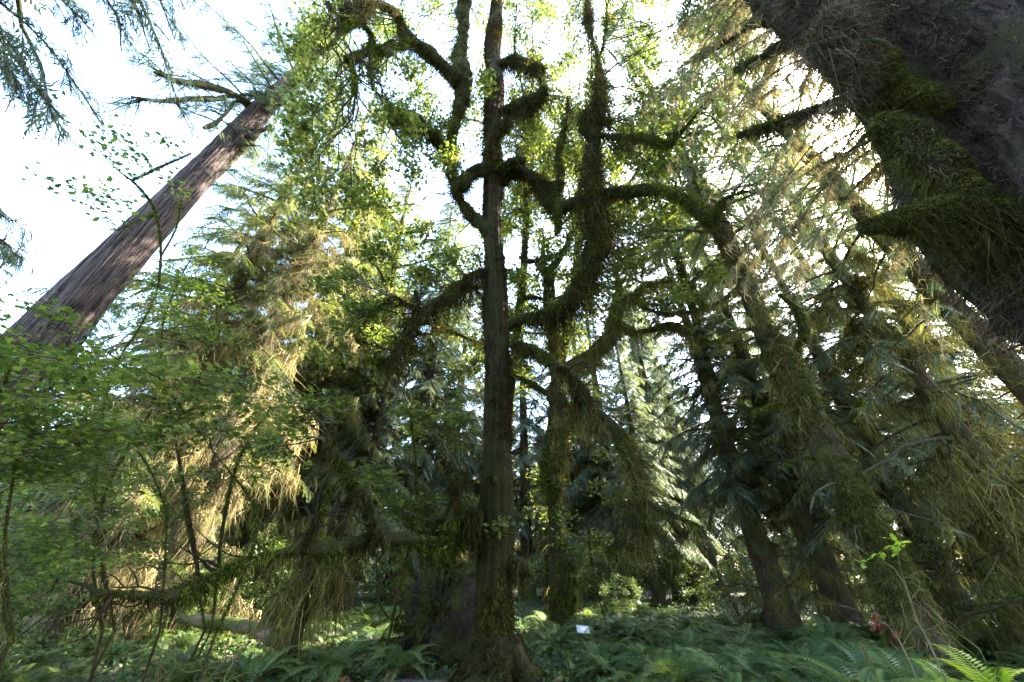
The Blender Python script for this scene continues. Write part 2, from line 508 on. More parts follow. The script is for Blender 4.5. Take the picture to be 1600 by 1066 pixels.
# ------------------------------------------------------------------ moss on limbs
def moss_curve(B, P, r, rng, fuzz=900, hang=120, hl=(.15, .5), fl=(.04, .10), w=.006, mg=0, mh=1, hw=None, V=None, patch=0.0):
    """short fuzz all round (material mg) and hanging strands below (material mh); counts per metre.
    V: the tube's own surface grid, so that every strand is rooted on it"""
    P = np.asarray(P); seg = np.linalg.norm(np.diff(P, axis=0), axis=1); Lt = seg.sum()
    if V is None:
        T, N, M = frames(P)
        a = np.linspace(0, 2 * pi, 16, endpoint=False)
        V = P[:, None] + (N[:, None] * np.cos(a)[None, :, None] + M[:, None] * np.sin(a)[None, :, None]) * np.broadcast_to(r, (len(P),))[:, None, None]
    ns = V.shape[1]
    def pick(n):
        q = rng.uniform(0, len(P) - 1.001, n); i = q.astype(int); f = (q - i)[:, None]
        u = rng.uniform(0, ns, n); j = u.astype(int) % ns; g = (u - np.floor(u))[:, None]; j2 = (j + 1) % ns
        p = (V[i, j] * (1 - g) + V[i, j2] * g) * (1 - f) + (V[i + 1, j] * (1 - g) + V[i + 1, j2] * g) * f
        return p, nrm(p - (P[i] * (1 - f) + P[i + 1] * f))
    n = int(fuzz * Lt)
    if n:
        p, d = pick(n)
        if patch:
            k = wob(p * 1.3 + 40) > rng.normal(size=n) * .15 + patch - .5
            p, d = p[k], d[k]; n = len(p)
        D = nrm(d + rng.normal(size=(n, 3)) * .55)
        lump = .35 + 1.5 * np.clip(wob(p * 3.1) * 1.2 + .3, 0, 1)
        strands(B, p - d * .004, D, rng.uniform(*fl, n) * lump, w * rng.uniform(.6, 1.3, n), rng, mg, 2, .55)
    n = int(hang * Lt)
    if n:
        p, d = pick(n)
        k = d[:, 2] < rng.uniform(-.3, .5, n)
        p, d = p[k], d[k]; n = len(p)
        nz = wob(p * 2.9) + .35 * wob(p * 9)
        k = nz > rng.uniform(-1.1, .45, n)
        p, d, nz = p[k], d[k], nz[k]; n = len(p)
        cl = .35 + 1.1 * np.clip(nz * 1.2 + .25, 0, 1)
        strands(B, p, nrm(d * .6 + rng.normal(size=(n, 3)) * .3), (hl[0] + (hl[1] - hl[0]) * rng.uniform(size=n) ** 2.2) * cl, (hw or w) * rng.uniform(.6, 1.3, n), rng, mh, 3, 1.0)

def px_limb(pts, R0, R1, nper=None):
    """pts: (px, py, width px) -> smooth world curve and radii; R runs from R0 to R1"""
    d = [0.0]
    for a, b in zip(pts[:-1], pts[1:]):
        d.append(d[-1] + math.hypot(b[0] - a[0], b[1] - a[1]))
    W, Rr = [], []
    for (px, py, wd), s in zip(pts, d):
        p = at(px, py, R0 + (R1 - R0) * s / d[-1])
        W.append(p); Rr.append(wpx(wd, p) / 2)
    L = sum(np.linalg.norm(W[i + 1] - W[i]) for i in range(len(W) - 1))
    c, rr = crv(W, max(8, int(L * 12)), Rr)
    k = np.minimum(1, np.minimum(np.arange(len(c)), 6) / 6.0)[:, None] * rr[:, None]
    c = c + k * .55 * np.stack([wob(c * 1.5 + 3), wob(c * 1.5 + 11), wob(c * 1.5 + 23)], 1)
    return c, rr * (1 + .30 * wob(c * 2.2 + 5))

def twigs_on(B, c, rr, rng, n, L, mat=0, lo=.3):
    for _ in range(n):
        i = int(rng.uniform(lo, 1) * (len(c) - 1))
        t = nrm(c[min(i + 1, len(c) - 1)] - c[max(i - 1, 0)])
        d = nrm(t * rng.uniform(.2, 1.0) + rng.normal(size=3) * .8 + np.array((0, 0, .25)))
        l = L * rng.uniform(.4, 1.2)
        p = [c[i]]
        for k in range(4):
            d = nrm(d + rng.normal(size=3) * .38)
            p.append(p[-1] + d * l / 4)
        q, r_ = crv(p, 10, np.linspace(min(.028, rr[i] * .6), .006, 5))
        tube(B, q, r_, 5, mat, .2, 5)
        for _ in range(3):
            j = rng.integers(3, 9)
            e = nrm(nrm(q[j] - q[j - 1]) + rng.normal(size=3) * .7)
            m = q[j] + e * l * .2
            tube(B, [q[j], m, m + nrm(e + rng.normal(size=3) * .4) * l * .22], [.010, .007, .003], 4, mat)

def twig_tube(B, a, b, r0, r1, rng, sag=.15, mat=0, seg=4, n=5):
    a, b = np.asarray(a), np.asarray(b)
    t = np.linspace(0, 1, n)[:, None]
    L = np.linalg.norm(b - a)
    P = a + (b - a) * t + np.array((0, 0, 1.0)) * sag * L * np.sin(t * pi) + rng.normal(size=(n, 3)) * .035 * L * (t * (1 - t) * 4)
    tube(B, P, np.linspace(r0, r1, n), seg, mat)
    return P

def leafy_blob(B, src, c, rad, rng, ntw, nleaf, size, flat=.45, tpl=MAPLE, mt=0, ml=1, tilt=.45, v=(0, 1), r0=.022, tips=None):
    """a branchlet from the nearest point of src to c, then twigs spreading through the blob, leaves along them"""
    c = np.asarray(c)
    i = np.argmin(np.linalg.norm(src - c, axis=1))
    bl = twig_tube(B, src[i], c, r0, r0 * .45, rng, .06, mt, 5, 7)
    O = []
    for k in range(ntw):
        d = nrm(rng.normal(size=3)) * rad * rng.uniform(.45, 1.0)
        d[2] *= flat
        s = bl[rng.integers(4, 7)]
        P = twig_tube(B, s, c + d, r0 * .4, r0 * .15, rng, .05, mt, 3, 5)
        q = rng.uniform(.25, 1.0, nleaf) * 3.999
        j = q.astype(int); f = (q - j)[:, None]
        p = P[j] * (1 - f) + P[j + 1] * f
        off = rng.normal(size=(nleaf, 3)) * size[1] * .95
        off[:, 2] *= .5
        O.append(p + off)
    leaves(B, np.concatenate(O), size, rng, tpl, tilt, ml, v)

# ------------------------------------------------------------------ conifers
def bough(Bw, Bm, base, az, L, rise, droop, rng, dens, size, tpls, mw=0, mn=1, rad=None, moss=0, mossl=(.2, .7), mossw=.010, vr=(0, 1), start=.12, mm=0):
    n = 8
    s = np.linspace(0, 1, n)
    d = np.array((sin(az), cos(az), 0.0)); sd_ = np.array((cos(az), -sin(az), 0.0))
    P = base + np.outer(s * L, d) + np.outer(L * (rise * s - droop * s * s), (0, 0, 1)) + np.outer(L * .10 * rng.normal() * s * s, sd_)
    P += rng.normal(size=P.shape) * .018 * L * s[:, None]
    ph = rng.uniform(0, 6.28, 3)
    P += np.stack([np.sin(s * 5 + ph[k]) - np.sin(ph[k]) for k in range(3)], 1) * (.05 * L * s[:, None]) * (1, 1, .7)
    r0 = rad or (.018 + .011 * L)
    tube(Bw, P, r0 * (1 - .85 * s), 5, mw)
    m = int(L * dens)
    if m:
        q = np.sort(start + (1 - start) * rng.uniform(0, 1, m) ** .8)
        i = np.clip((q * (n - 1)).astype(int), 0, n - 2); f = (q * (n - 1) - i)[:, None]
        O = P[i] * (1 - f) + P[i + 1] * f
        tg = nrm(P[i + 1] - P[i])
        sg = np.where(np.arange(m) % 2 == 0, 1, -1)
        a = np.radians(rng.uniform(25, 75, m))
        X = tg * np.cos(a)[:, None] + sd_[None] * (np.sin(a) * sg)[:, None]
        X[:, 2] -= rng.uniform(.1, .75, m)
        X = nrm(X)
        Z = nrm(np.array((0, 0, 1.0)) + rng.normal(size=(m, 3)) * .35)
        Y = nrm(np.cross(Z, X)); Z = np.cross(X, Y)
        S = size * (.45 + .65 * np.sin(np.clip(q * 1.05, 0, 1) * pi) ** .7) * rng.uniform(.6, 1.15, m)
        kk = rng.integers(0, len(tpls), m)
        for k, (TV, TF) in enumerate(tpls):
            w_ = kk == k
            inst(Bw, TV, TF, O[w_], X[w_], Y[w_], Z[w_], S[w_], rng.uniform(vr[0], vr[1], w_.sum()), mn)
    if moss:
        k = int(L * moss)
        q = rng.uniform(.02, .95, k)
        # moss hangs in tufts
        cent = rng.uniform(0, 1, max(2, int(L * 3)))
        q = np.clip(cent[rng.integers(0, len(cent), k)] + rng.normal(size=k) * .05, .01, .98)
        i = np.clip((q * (n - 1)).astype(int), 0, n - 2); f = (q * (n - 1) - i)[:, None]
        O = P[i] * (1 - f) + P[i + 1] * f
        LL = (mossl[0] + (mossl[1] - mossl[0]) * rng.uniform(size=k) ** 2) * (.3 + 1.0 * np.abs(np.sin(q * 23 + az * 5)))
        strands(Bm, O, nrm(rng.normal(size=(k, 3)) * (.5, .5, .3)) * .35, LL, mossw * rng.uniform(.5, 1.3, k), rng, mm, 3, 1.0)
    return P

def conifer(h, rb, z0, L, nb, seed, dens=7, size=.8, droop=.45, moss=10, mossl=(.25, .8), dead=30, needle=None, trunkmat=None, mossmat=None,
            trunk_pts=None, zfrom=.8, rise=.12, mossw=.012, tpls=SPR, power=.75):
    rng = np.random.default_rng(seed)
    Bt, Bc, Bm = MB(), MB(), MB()
    n = 40
    z = np.linspace(-.3, h, n)
    P = np.stack([.10 * np.sin(z * .21 + seed), .10 * np.cos(z * .17 + seed * 2), z], 1)
    P[:, :2] -= P[1, :2]
    if trunk_pts is not None:
        P = crv(trunk_pts, n)
        z = P[:, 2]
    r = rb * (1 - .93 * np.clip((z - z[0]) / (h), 0, 1) ** .95) * (1 + .55 * np.exp(-np.clip(z, 0, 99) / .6))
    tube(Bt, P, np.maximum(r, .02), 18, 0, .10, 2.0, .04, 8, seed=seed)
    def onT(zz):
        i = np.clip(np.searchsorted(z, zz) - 1, 0, n - 2)
        f = (zz - z[i]) / (z[i + 1] - z[i])
        return P[i] * (1 - f) + P[i + 1] * f
    for i in range(nb):
        u = (i + rng.uniform()) / nb
        zz = z0 + (h - z0) * u ** 1.05
        k = 1 - (zz - z0) / (h - z0)
        ln = (L * k ** power + .25) * rng.uniform(.6, 1.12)
        bough(Bc, Bm, onT(zz), i * 2.39996 + rng.normal() * .3, ln, rise + .25 * (1 - k), droop * rng.uniform(.7, 1.3), rng,
              dens * (1 + .5 * (1 - k)), size * (.65 + .35 * k), tpls, moss=moss * k, mossl=mossl, mossw=mossw)
    for i in range(dead):
        zz = rng.uniform(zfrom, z0 + (h - z0) * .3)
        ln = rng.uniform(.7, L * .75)
        bough(Bc, Bm, onT(zz), rng.uniform(0, 6.28), ln, rng.uniform(-.05, .25), droop * rng.uniform(.5, 1.3), rng,
              dens * .12, size * .6, tpls, moss=moss * 2.6 + 2, mossl=mossl, mossw=mossw)
    return Bt, Bc, Bm

def conifer_tree(name, label, loc, rot, sc, spec, group=None, needle=None, trunkmat=None, mossmat=None):
    Bt, Bc, Bm = conifer(**spec)
    o = thing(name, label, "tree", (0, 0, 0), group)
    part("trunk", Bt, trunkmat or M_bark, o)
    part("crown", Bc, [M_twig, needle or M_needle], o)
    part("hanging_moss", Bm, mossmat or M_moss, o)
    o.location = loc; o.rotation_euler = (0, 0, rot); o.scale = (sc,) * 3
    return o

def gl(az, R, dz=-.05):
    x, y = pol(az, R)
    return (x, y, float(gz(x, y)) + dz)

rng = np.random.default_rng(77)
GB = "conifers standing behind the maple"

# the sunlit moss-draped hemlock left of centre
hemlock = conifer_tree("hemlock_tree", "sunlit conifer with golden moss draped on every limb, reddish trunk, left of the central maple",
    gl(-38.6, 18), .4, 1.0, dict(h=36, rb=.58, z0=11, L=4.4, nb=95, seed=3, dens=7, size=.8, droop=.5, moss=40, mossl=(.25, 1.3), dead=105, mossw=.016),
    needle=M_needle_y, mossmat=M_lichen)
A1 = conifer_tree("spruce_tree", "dark spruce with visible trunk between the central maple and the mossy leaning spruce",
    gl(30.8, 20), 1.0, 1.0, dict(h=27, rb=.5, z0=5, L=4.0, nb=125, seed=4, dens=13, size=.85, droop=.5, moss=26, dead=75), group=GB)
A2 = conifer_tree("spruce_tree", "pale sunlit spruce with drooping feathery boughs just left of the maple trunk",
    gl(-20.5, 24), 2.2, 1.0, dict(h=24, rb=.42, z0=4.0, L=3.5, nb=130, seed=5, dens=13, size=.95, droop=.6, moss=20, dead=22, mossl=(.15, .6)), group=GB)
A3 = conifer_tree("hemlock_tree", "yellow-green hemlock hung with moss behind the sunlit conifer, nearer the cedar",
    gl(-47, 25), .2, 1.0, dict(h=27, rb=.42, z0=3, L=4.6, nb=130, seed=6, dens=11, size=.9, droop=.6, moss=30, mossl=(.3, 1.), dead=55), group=GB, needle=M_needle_y, mossmat=M_lichen)
A4 = conifer_tree("spruce_tree", "moss-curtained spruce at the right edge, its lower limbs trailing brown moss",
    gl(52, 17), .2, 1.0, dict(h=30, rb=.36, z0=5, L=4.6, nb=100, seed=8, dens=6, size=.75, droop=.55, moss=38, mossl=(.3, 1.2), dead=120, mossw=.014), group=GB, mossmat=M_moss)

place = [  # az, R, source, scale, label
 (-30.5, 26, A3, 1.3, "yellow-green hemlock right behind the moss-draped conifer, on its right side"),
 (45, 20, A1, .85, "dark bare-trunked spruce close behind the mossy leaning spruce"),
 (-55, 30, A2, .80, "spruce rising behind the tall grey cedar's lower trunk"),
 (-63, 33, A3, .70, "sunlit low conifer against the sky left of the grey cedar"),
 (-69, 30, A2, .62, "small bluish spruce at the left edge against the white sky"),
 (-42.5, 31, A1, 1.35, "dark spruce far behind the moss-draped conifer's left side"),
 (-45, 19, A3, 1.25, "golden-green hemlock whose boughs hide the top of the tall grey cedar"),
 (-33, 27, A3, 1.75, "very tall hemlock whose sunlit boughs rise above the moss-draped conifer"),
 (-25.5, 31, A3, 1.75, "tall sunlit hemlock behind the central maple's left stub limbs"),
 (-15, 29, A2, 1.7, "tall pale spruce seen through the central maple's upper left leaves"),
 (36, 27, A1, 1.2, "tall dark-stemmed spruce behind the maple's far right arm"),
 (2, 33, A2, 1.35, "tall spruce whose top shows just right of the central maple's trunk"),
 (8.5, 35, A3, 1.35, "tall hemlock with hanging moss high behind the slimmer mossy maple"),
 (15, 34, A2, 1.4, "tall spruce rising behind the drooping mossy limb of the slimmer maple"),
 (21.5, 35, A1, 1.35, "tall thin spruce rising left of the dark spruce with the visible trunk"),
 (-4.5, 36, A3, 1.35, "tall mossy hemlock showing just left of the central maple's trunk"),
 (11.5, 37, A1, 1.35, "far tall thin spruce rising right of the slimmer mossy maple"),
 (41.5, 36, A2, 1.3, "far tall spruce right behind the mossy leaning spruce's trunk"),
 (36.5, 21, A1, 1.0, "dark trunked spruce just left of the mossy leaning spruce's foot"),
 (22.8, 32, A2, 1.15, "spruce right of the drooping mossy limb, left of the dark spruce with the visible trunk"),
 (-9, 34, A3, 1.45, "far tall hemlock in the gap just left of the central maple's trunk"),
 (-12.5, 38, A2, 1.55, "farthest tall spruce in the gap below the maple's left limb"),
 (25, 40, A1, 1.45, "farthest tall spruce left of the dark spruce with the visible trunk"),
 (53.5, 26, A1, 1.15, "tall sparse spruce against the glare between the leaning spruce and the slanting bare trunk"),
 (48.5, 29, A1, 1.3, "far tall spruce in the glare just right of the mossy leaning spruce's top"),
 (18.5, 27, A2, .9, "bushy blue-green spruce below the right-hand maple limbs"),
 (-25, 29, A3, 1.05, "yellow-green hemlock between the moss-draped conifer and the central maple"),
]
for k, (az, R, src, sc, lab) in enumerate(place):
    dup(src, gl(az, R), rng.uniform(0, 6.28), sc, lab, GB)
# unseen spruces added behind the viewpoint to shade the near trunks from that side
for az, R, src, sc in ((138, 15, A1, 1.0), (155, 11, A2, 1.1), (172, 15, A4, 1.0), (188, 11.5, A2, 1.15), (205, 14, A1, 1.0), (222, 12, A4, .95), (180, 21, A2, 1.4), (150, 22, A2, 1.4), (212, 22, A2, 1.4)):
    dup(src, gl(az, R), rng.uniform(0, 6.28), sc, "tall unseen spruce added behind the viewpoint to shade the near trunks", "shade spruces added behind the viewpoint")

# ------------------------------------------------------------------ grey cedar at left
def cedar():
    base = np.array(gl(-56.5, 14.5))
    o = thing("cedar_tree", "tall bare grey cedar trunk with furrowed bark slanting up the left side", "tree", base)
    pb, pt = at(75, 520, 14.5), at(440, 140, 13.8)
    d = (pt - pb) / (pt[2] - pb[2])
    Z = np.array([base[2] - .3, base[2] + .4, 3, 6, 10, 14, 18, 22, 27, 31])
    P = pb + (Z - pb[2])[:, None] * d * np.array((1, 1, 1.0))
    rad = [1.0, .78, .60, .55, .50, .45, .40, .32, .2, .05]
    C, r = crv(P, 150, rad)
    B = MB()
    seg = 72
    tube(B, C, r, seg, 0, .06, 2.0, .09, 23, seed=2)
    part("trunk", B, M_cedar, o)
    rg = np.random.default_rng(12)
    Bc, Bm = MB(), MB()
    def onT(z):
        return np.array([np.interp(z, C[:, 2], C[:, k]) for k in range(3)])
    # dead and mossy limbs at the top of the bare trunk
    for pts, R0, R1 in (
        ([(410, 150, 7), (370, 150, 7), (310, 155, 6), (250, 158, 5), (205, 150, 3)], 13.9, 12.6),
        ([(400, 170, 8), (350, 140, 10), (290, 130, 9), (240, 112, 4)], 13.9, 12.6),
        ([(390, 170, 8), (370, 160, 7), (340, 190, 6), (320, 200, 3)], 14, 13.2),
        ([(300, 310, 8), (345, 270, 7), (395, 215, 5), (420, 195, 3)], 14.4, 13.5)):
        c, rr = px_limb(pts, R0, R1)
        Bl = MB(); Vs = tube(Bl, c, rr, 8, 0, .2, 3)
        lo = part("limb", Bl, M_twig, o)
        Bh = MB(); moss_curve(Bh, c, rr, rg, 160, 90, (.10, .5), (.05, .12), .010, V=Vs)
        part("hanging_moss", Bh, [M_mossg, M_mossd], lo)
        for _ in range(9):
            i = rg.integers(len(c) // 3, len(c))
            bough(Bc, Bm, c[i], rg.uniform(0, 6.28), rg.uniform(.6, 1.6), .1, .5, rg, 8, .5, SPRF)
    for i in range(130):
        z = 18.0 + 12.5 * rg.uniform() ** .75
        k = min(.95, (31 - z) / 14) * (.55 if z < 20 else 1)
        bough(Bc, Bm, onT(z), i * 2.4 + rg.normal() * .3, (.9 + 4.4 * k) * rg.uniform(.3, 1.2), rg.uniform(-.1, .4), rg.uniform(.3, .8), rg, 11, .6, SPR, moss=7, mossl=(.2, .7))
    part("crown", Bc, [M_twig, M_needle], o)
    part("crown_moss", Bm, M_lichen, o)
cedar()

# ------------------------------------------------------------------ mossy leaning spruce at right
def right_spruce():
    base = np.array(gl(41.3, 13))
    o = thing("spruce_tree", "moss-coated spruce trunk leaning inward right of the maple, stubby limbs along it", "tree", base)
    pb, pt = at(1400, 930, 13), at(1130, 370, 12.6)
    d = (pt - pb) / (pt[2] - pb[2])
    Z = np.array([base[2] - .3, base[2] + .5, 2, 5, 8, 12, 16, 21, 27, 33])
    P = pb + (Z - pb[2])[:, None] * d
    P[:, 0] += .12 * np.sin(Z * .6)
    rad = [.74, .54, .38, .34, .31, .28, .25, .20, .13, .03]
    C, r = crv(P, 120, rad)
    B = MB(); Vs = tube(B, C, r, 30, 0, .14, 2.0, .05, 9, seed=5)
    part("trunk", B, M_bark, o)
    rg = np.random.default_rng(14)
    Bm = MB()
    sel = C[:, 2] < 17
    moss_curve(Bm, C[sel], r[sel], rg, 5600, 420, (.1, .8), (.03, .12), .008, hw=.010, V=Vs[sel])
    part("trunk_moss", Bm, [M_olive, M_moss], o)
    def onT(z):
        return np.array([np.interp(z, C[:, 2], C[:, k]) for k in range(3)])
    for pts, R1 in (
        ([(1240, 560, 11), (1250, 520, 16), (1245, 490, 13), (1215, 460, 8)], 12.0),
        ([(1290, 720, 7), (1260, 715, 6), (1220, 725, 4)], 12.3),
        ([(1300, 665, 7), (1330, 655, 7), (1345, 620, 4)], 12.2),
        ([(1245, 630, 6), (1200, 635, 5), (1170, 645, 3)], 12.2),
        ([(1210, 520, 7), (1160, 515, 5), (1120, 535, 3)], 12.2),
        ([(1170, 430, 8), (1190, 400, 8), (1175, 375, 5)], 12),
        ([(1165, 440, 7), (1120, 475, 6), (1075, 490, 4)], 12.2),
        ([(1330, 800, 6), (1300, 815, 5), (1290, 840, 3)], 12.3),
        ([(1140, 400, 9), (1085, 440, 6), (1100, 480, 3)], 12)):
        c, rr = px_limb(pts, 12.9, R1)
        Bl = MB(); Vs = tube(Bl, c, rr, 8, 0, .2, 3)
        lo = part("limb", Bl, M_barkm, o)
        Bh = MB(); moss_curve(Bh, c, rr, rg, 600, 260, (.10, .55), (.04, .10), .010, V=Vs)
        part("hanging_moss", Bh, [M_mossg, M_moss], lo)
    Bc, Bd = MB(), MB()
    for i in range(26):
        z = rg.uniform(2.5, 14)
        bough(Bc, Bd, onT(z), rg.uniform(0, 6.28), rg.uniform(.8, 2.6), .1, .5, rg, 2.0, .5, SPR, moss=24, mossl=(.2, .8))
    for i in range(70):
        z = 12.5 + 20 * (i / 70)
        k = (33.2 - z) / 21
        bough(Bc, Bd, onT(z), i * 2.4 + rg.normal() * .3, (.8 + 3.9 * k) * rg.uniform(.6, 1.1), .12, .45, rg, 10, .8, SPR, moss=9)
    part("crown", Bc, [M_twig, M_needle], o)
    part("crown_moss", Bd, M_moss, o)
right_spruce()

# slanting bare trunk at the right edge
def edge_tree():
    base = np.array(gl(57.9, 14))
    o = thing("spruce_tree", "bare slanting trunk at the right edge below the big mossy bough", "tree", base)
    pb, pt = at(1600, 600, 14), at(1430, 420, 13.6)
    d = (pt - pb) / (pt[2] - pb[2])
    Z = np.array([base[2] - .3, 1.5, 4, 7, 10, 14, 19, 24, 28])
    P = pb + (Z - pb[2])[:, None] * d
    C, r = crv(P, 90, [.45, .34, .29, .26, .23, .20, .15, .10, .03])
    B = MB(); Vs = tube(B, C, r, 24, 0, .10, 2.0, .05, 9, seed=7)
    part("trunk", B, M_bark, o)
    rg = np.random.default_rng(15)
    Bm, Bc = MB(), MB()
    moss_curve(Bm, C[:50], r[:50], rg, 1200, 160, (.1, .5), (.05, .14), .011, V=Vs[:50], patch=.5)
    def onT(z):
        return np.array([np.interp(z, C[:, 2], C[:, k]) for k in range(3)])
    for i in range(60):
        z = rg.uniform(2.0, 12)
        bough(Bc, Bm, onT(z), rg.uniform(0, 6.28), rg.uniform(.8, 3.0), .1, .5, rg, 1.0, .5, SPR, moss=30, mossl=(.3, 1.1), mm=1)
    for i in range(60):
        z = 11 + 17 * (i / 60)
        k = (28.2 - z) / 17
        bough(Bc, Bm, onT(z), i * 2.4 + rg.normal() * .3, (.6 + 3.0 * k) * rg.uniform(.6, 1.1), .12, .45, rg, 9, .7, SPR, moss=9, mm=1)
    part("crown", Bc, [M_twig, M_needle], o)
    part("hanging_moss", Bm, [M_mossg, M_moss], o)
edge_tree()

# ------------------------------------------------------------------ massive dark trunk, upper right
def giant():
    x, y = pol(70.6, 6.2)
    base = np.array((x, y, float(gz(x, y)) - .05))
    o = thing("spruce_tree", "massive dark shaggy trunk looming over the upper right corner, hung with thick moss", "tree", base)
    rg = np.random.default_rng(21)
    Z = np.array([-.3, .6, 2, 4, 8, 12, 17, 24, 32, 40]) + base[2]
    P = np.stack([np.full(10, x), np.full(10, y), Z], 1)
    P[:, 0] += .05 * np.sin(Z); 
    C, r = crv(P, 150, [1.6, 1.3, 1.1, 1.02, .92, .82, .68, .5, .3, .05])
    B = MB(); Vs = tube(B, C, r, 96, 0, .20, 2.6, .10, 17, seed=9)
    part("trunk", B, M_dark, o)
    # shaggy felt on the bark
    Bm = MB()
    sel = (C[:, 2] > 1.5) & (C[:, 2] < 17)
    Cs, rs = C[sel], r[sel]
    moss_curve(Bm, Cs, rs, rg, 5200, 1500, (.10, .45), (.05, .22), .005, V=Vs[sel], hw=.004)
    part("bark_moss", Bm, [M_mossb, M_mossd], o)
    # moss-laden stubs: limb tip and drape
    cx = np.array((x, y))
    def stub(pts, R0, R1, hang, hl, fuzz=5000, fat=1.0, green=True):
        c, rr = px_limb(pts, R0, R1)
        rr = rr * .78; Bl = MB(); Vs = tube(Bl, c, rr, 28, 0, .34, 4.5)
        lo = part("limb", Bl, M_barkm, o)
        Bh = MB(); moss_curve(Bh, c, rr, rg, fuzz * 4 * max(.35, rr.max() / .3), hang * 3.2, (.06, .14 + hl[1] * .42), (.03, .22), .005, hw=.004, V=Vs)
        part("hanging_moss", Bh, [M_olive, M_mossd if not green else M_mossb], lo)
    stub([(1475, 175, 16), (1440, 140, 50), (1405, 108, 74), (1360, 80, 78), (1310, 48, 66), (1275, 32, 34)], 5.35, 4.5, 1300, (.4, 1.3))
    stub([(1560, 345, 10), (1530, 310, 30), (1490, 260, 44), (1450, 225, 46), (1400, 198, 40), (1362, 192, 22)], 5.4, 4.9, 1100, (.4, 1.3))
    stub([(1640, 365, 50), (1560, 345, 56), (1480, 340, 46), (1400, 346, 38), (1342, 358, 20)], 5.6, 4.9, 2600, (.4, 3.0), green=False)
    stub([(1330, 150, 20), (1270, 170, 17), (1200, 195, 13), (1150, 212, 7)], 5.8, 5.2, 330, (.12, .5), 1500)
    stub([(1230, 20, 18), (1170, 45, 16), (1120, 70, 12), (1085, 95, 8)], 6.0, 6.2, 260, (.1, .4), 700, green=False)
    stub([(1250, 60, 15), (1190, 90, 12), (1150, 110, 9)], 6.0, 6.4, 200, (.1, .4), 600, green=False)
    # lichen-hung live boughs on the sunny side, and the crown above the frame
    Bc, Bd = MB(), MB()
    for k in range(92):
        z = rg.uniform(7.0, 15.5)
        az = radians(rg.uniform(-65, 60))
        b = np.array((x, y, z)) + np.array((sin(az), cos(az), 0)) * .8
        bough(Bc, Bd, b, az + rg.normal() * .35, rg.uniform(.8, 3.4), rg.uniform(-.15, .35), rg.uniform(.2, .7), rg, 5, .42, SPRF, moss=150, mossl=(.04, .42), mossw=.009, rad=.016)
    for k in range(44):
        z = 15.5 + 24 * k / 44
        q = (40.5 - z) / 26
        bough(Bc, Bd, np.array((x, y, z)), k * 2.4 + rg.normal() * .3, (1 + 4.4 * q) * rg.uniform(.6, 1.1), .12, .4, rg, 12, .9, SPR, moss=7)
    part("crown", Bc, [M_twig, M_needle], o)
    part("crown_moss", Bd, M_lichen, o)
giant()

# ------------------------------------------------------------------ overhanging boughs, upper left
def corner_spruce():
    x, y = pol(-86, 7)
    base = np.array((x, y, float(gz(x, y)) - .05))
    o = thing("spruce_tree", "spruce beyond the left edge, thin dark boughs drooping into the upper left sky", "tree", base)
    Z = np.array([-.3, .5, 3, 8, 14, 20, 26]); P = np.stack([np.full(7, x), np.full(7, y), Z], 1)
    C, r = crv(P, 60, [.8, .6, .5, .42, .3, .18, .03])
    B = MB(); tube(B, C, r, 20, 0, .1, 2, .05, 8); part("trunk", B, M_bark, o)
    rg = np.random.default_rng(31)
    Bc, Bm = MB(), MB()
    for pts, R0, R1 in (
        ([(-70, -60, 20), (0, 0, 10), (60, 55, 6), (110, 120, 4), (162, 200, 2)], 6.8, 5.4),
        ([(-70, -20, 14), (10, 60, 8), (45, 120, 5), (100, 190, 2)], 6.8, 5.6),
        ([(-60, 20, 12), (0, 100, 7), (25, 130, 4), (8, 175, 2)], 6.8, 5.8),
        ([(-40, -90, 18), (60, -30, 9), (120, 20, 6), (155, 65, 2)], 6.8, 5.6),
        ([(0, -110, 18), (120, -50, 9), (180, 20, 6), (190, 80, 2)], 6.8, 5.4),
        ([(40, -120, 16), (170, -60, 9), (210, 10, 6), (235, 80, 2)], 6.8, 5.2),
        ([(80, -130, 16), (230, -50, 8), (250, 0, 5), (272, 60, 2)], 6.8, 5.0),
        ([(-90, 280, 10), (-20, 320, 5), (15, 345, 3), (35, 340, 2)], 6.8, 5.6),
        ([(-90, 320, 10), (-30, 360, 5), (5, 375, 3), (20, 372, 2)], 6.8, 5.6)):
        c, rr = px_limb(pts, R0, R1)
        c[0] = (x, y, c[0][2])
        tube(Bc, c, rr * .55, 6, 0)
        L = len(c)
        m = 42
        q = rg.uniform(.18, .86, m)
        for k in range(m):
            i = int(q[k] * (L - 1))
            tg = nrm(c[min(i + 1, L - 1)] - c[max(i - 1, 0)])
            az = math.atan2(tg[0], tg[1]) + rg.choice((-1, 1)) * rg.uniform(.4, 1.3)
            bough(Bc, Bm, c[i], az, rg.uniform(.2, .7) * (1.1 - .5 * q[k]), -.05, .6, rg, 12, .20, SPRF, rad=.005, moss=3, mossl=(.05, .25), mossw=.004)
    # its own crown, to the left of the view
    for k in range(70):
        z = rg.uniform(4, 26)
        bough(Bc, Bm, np.array((x, y, z)), radians(rg.uniform(170, 380)), (.8 + 3 * (26.5 - z) / 22) * rg.uniform(.6, 1.1), .1, .45, rg, 6, .7, SPR, moss=6)
    part("crown", Bc, [M_twig, M_needle], o)
    part("crown_moss", Bm, M_lichen, o)
corner_spruce()

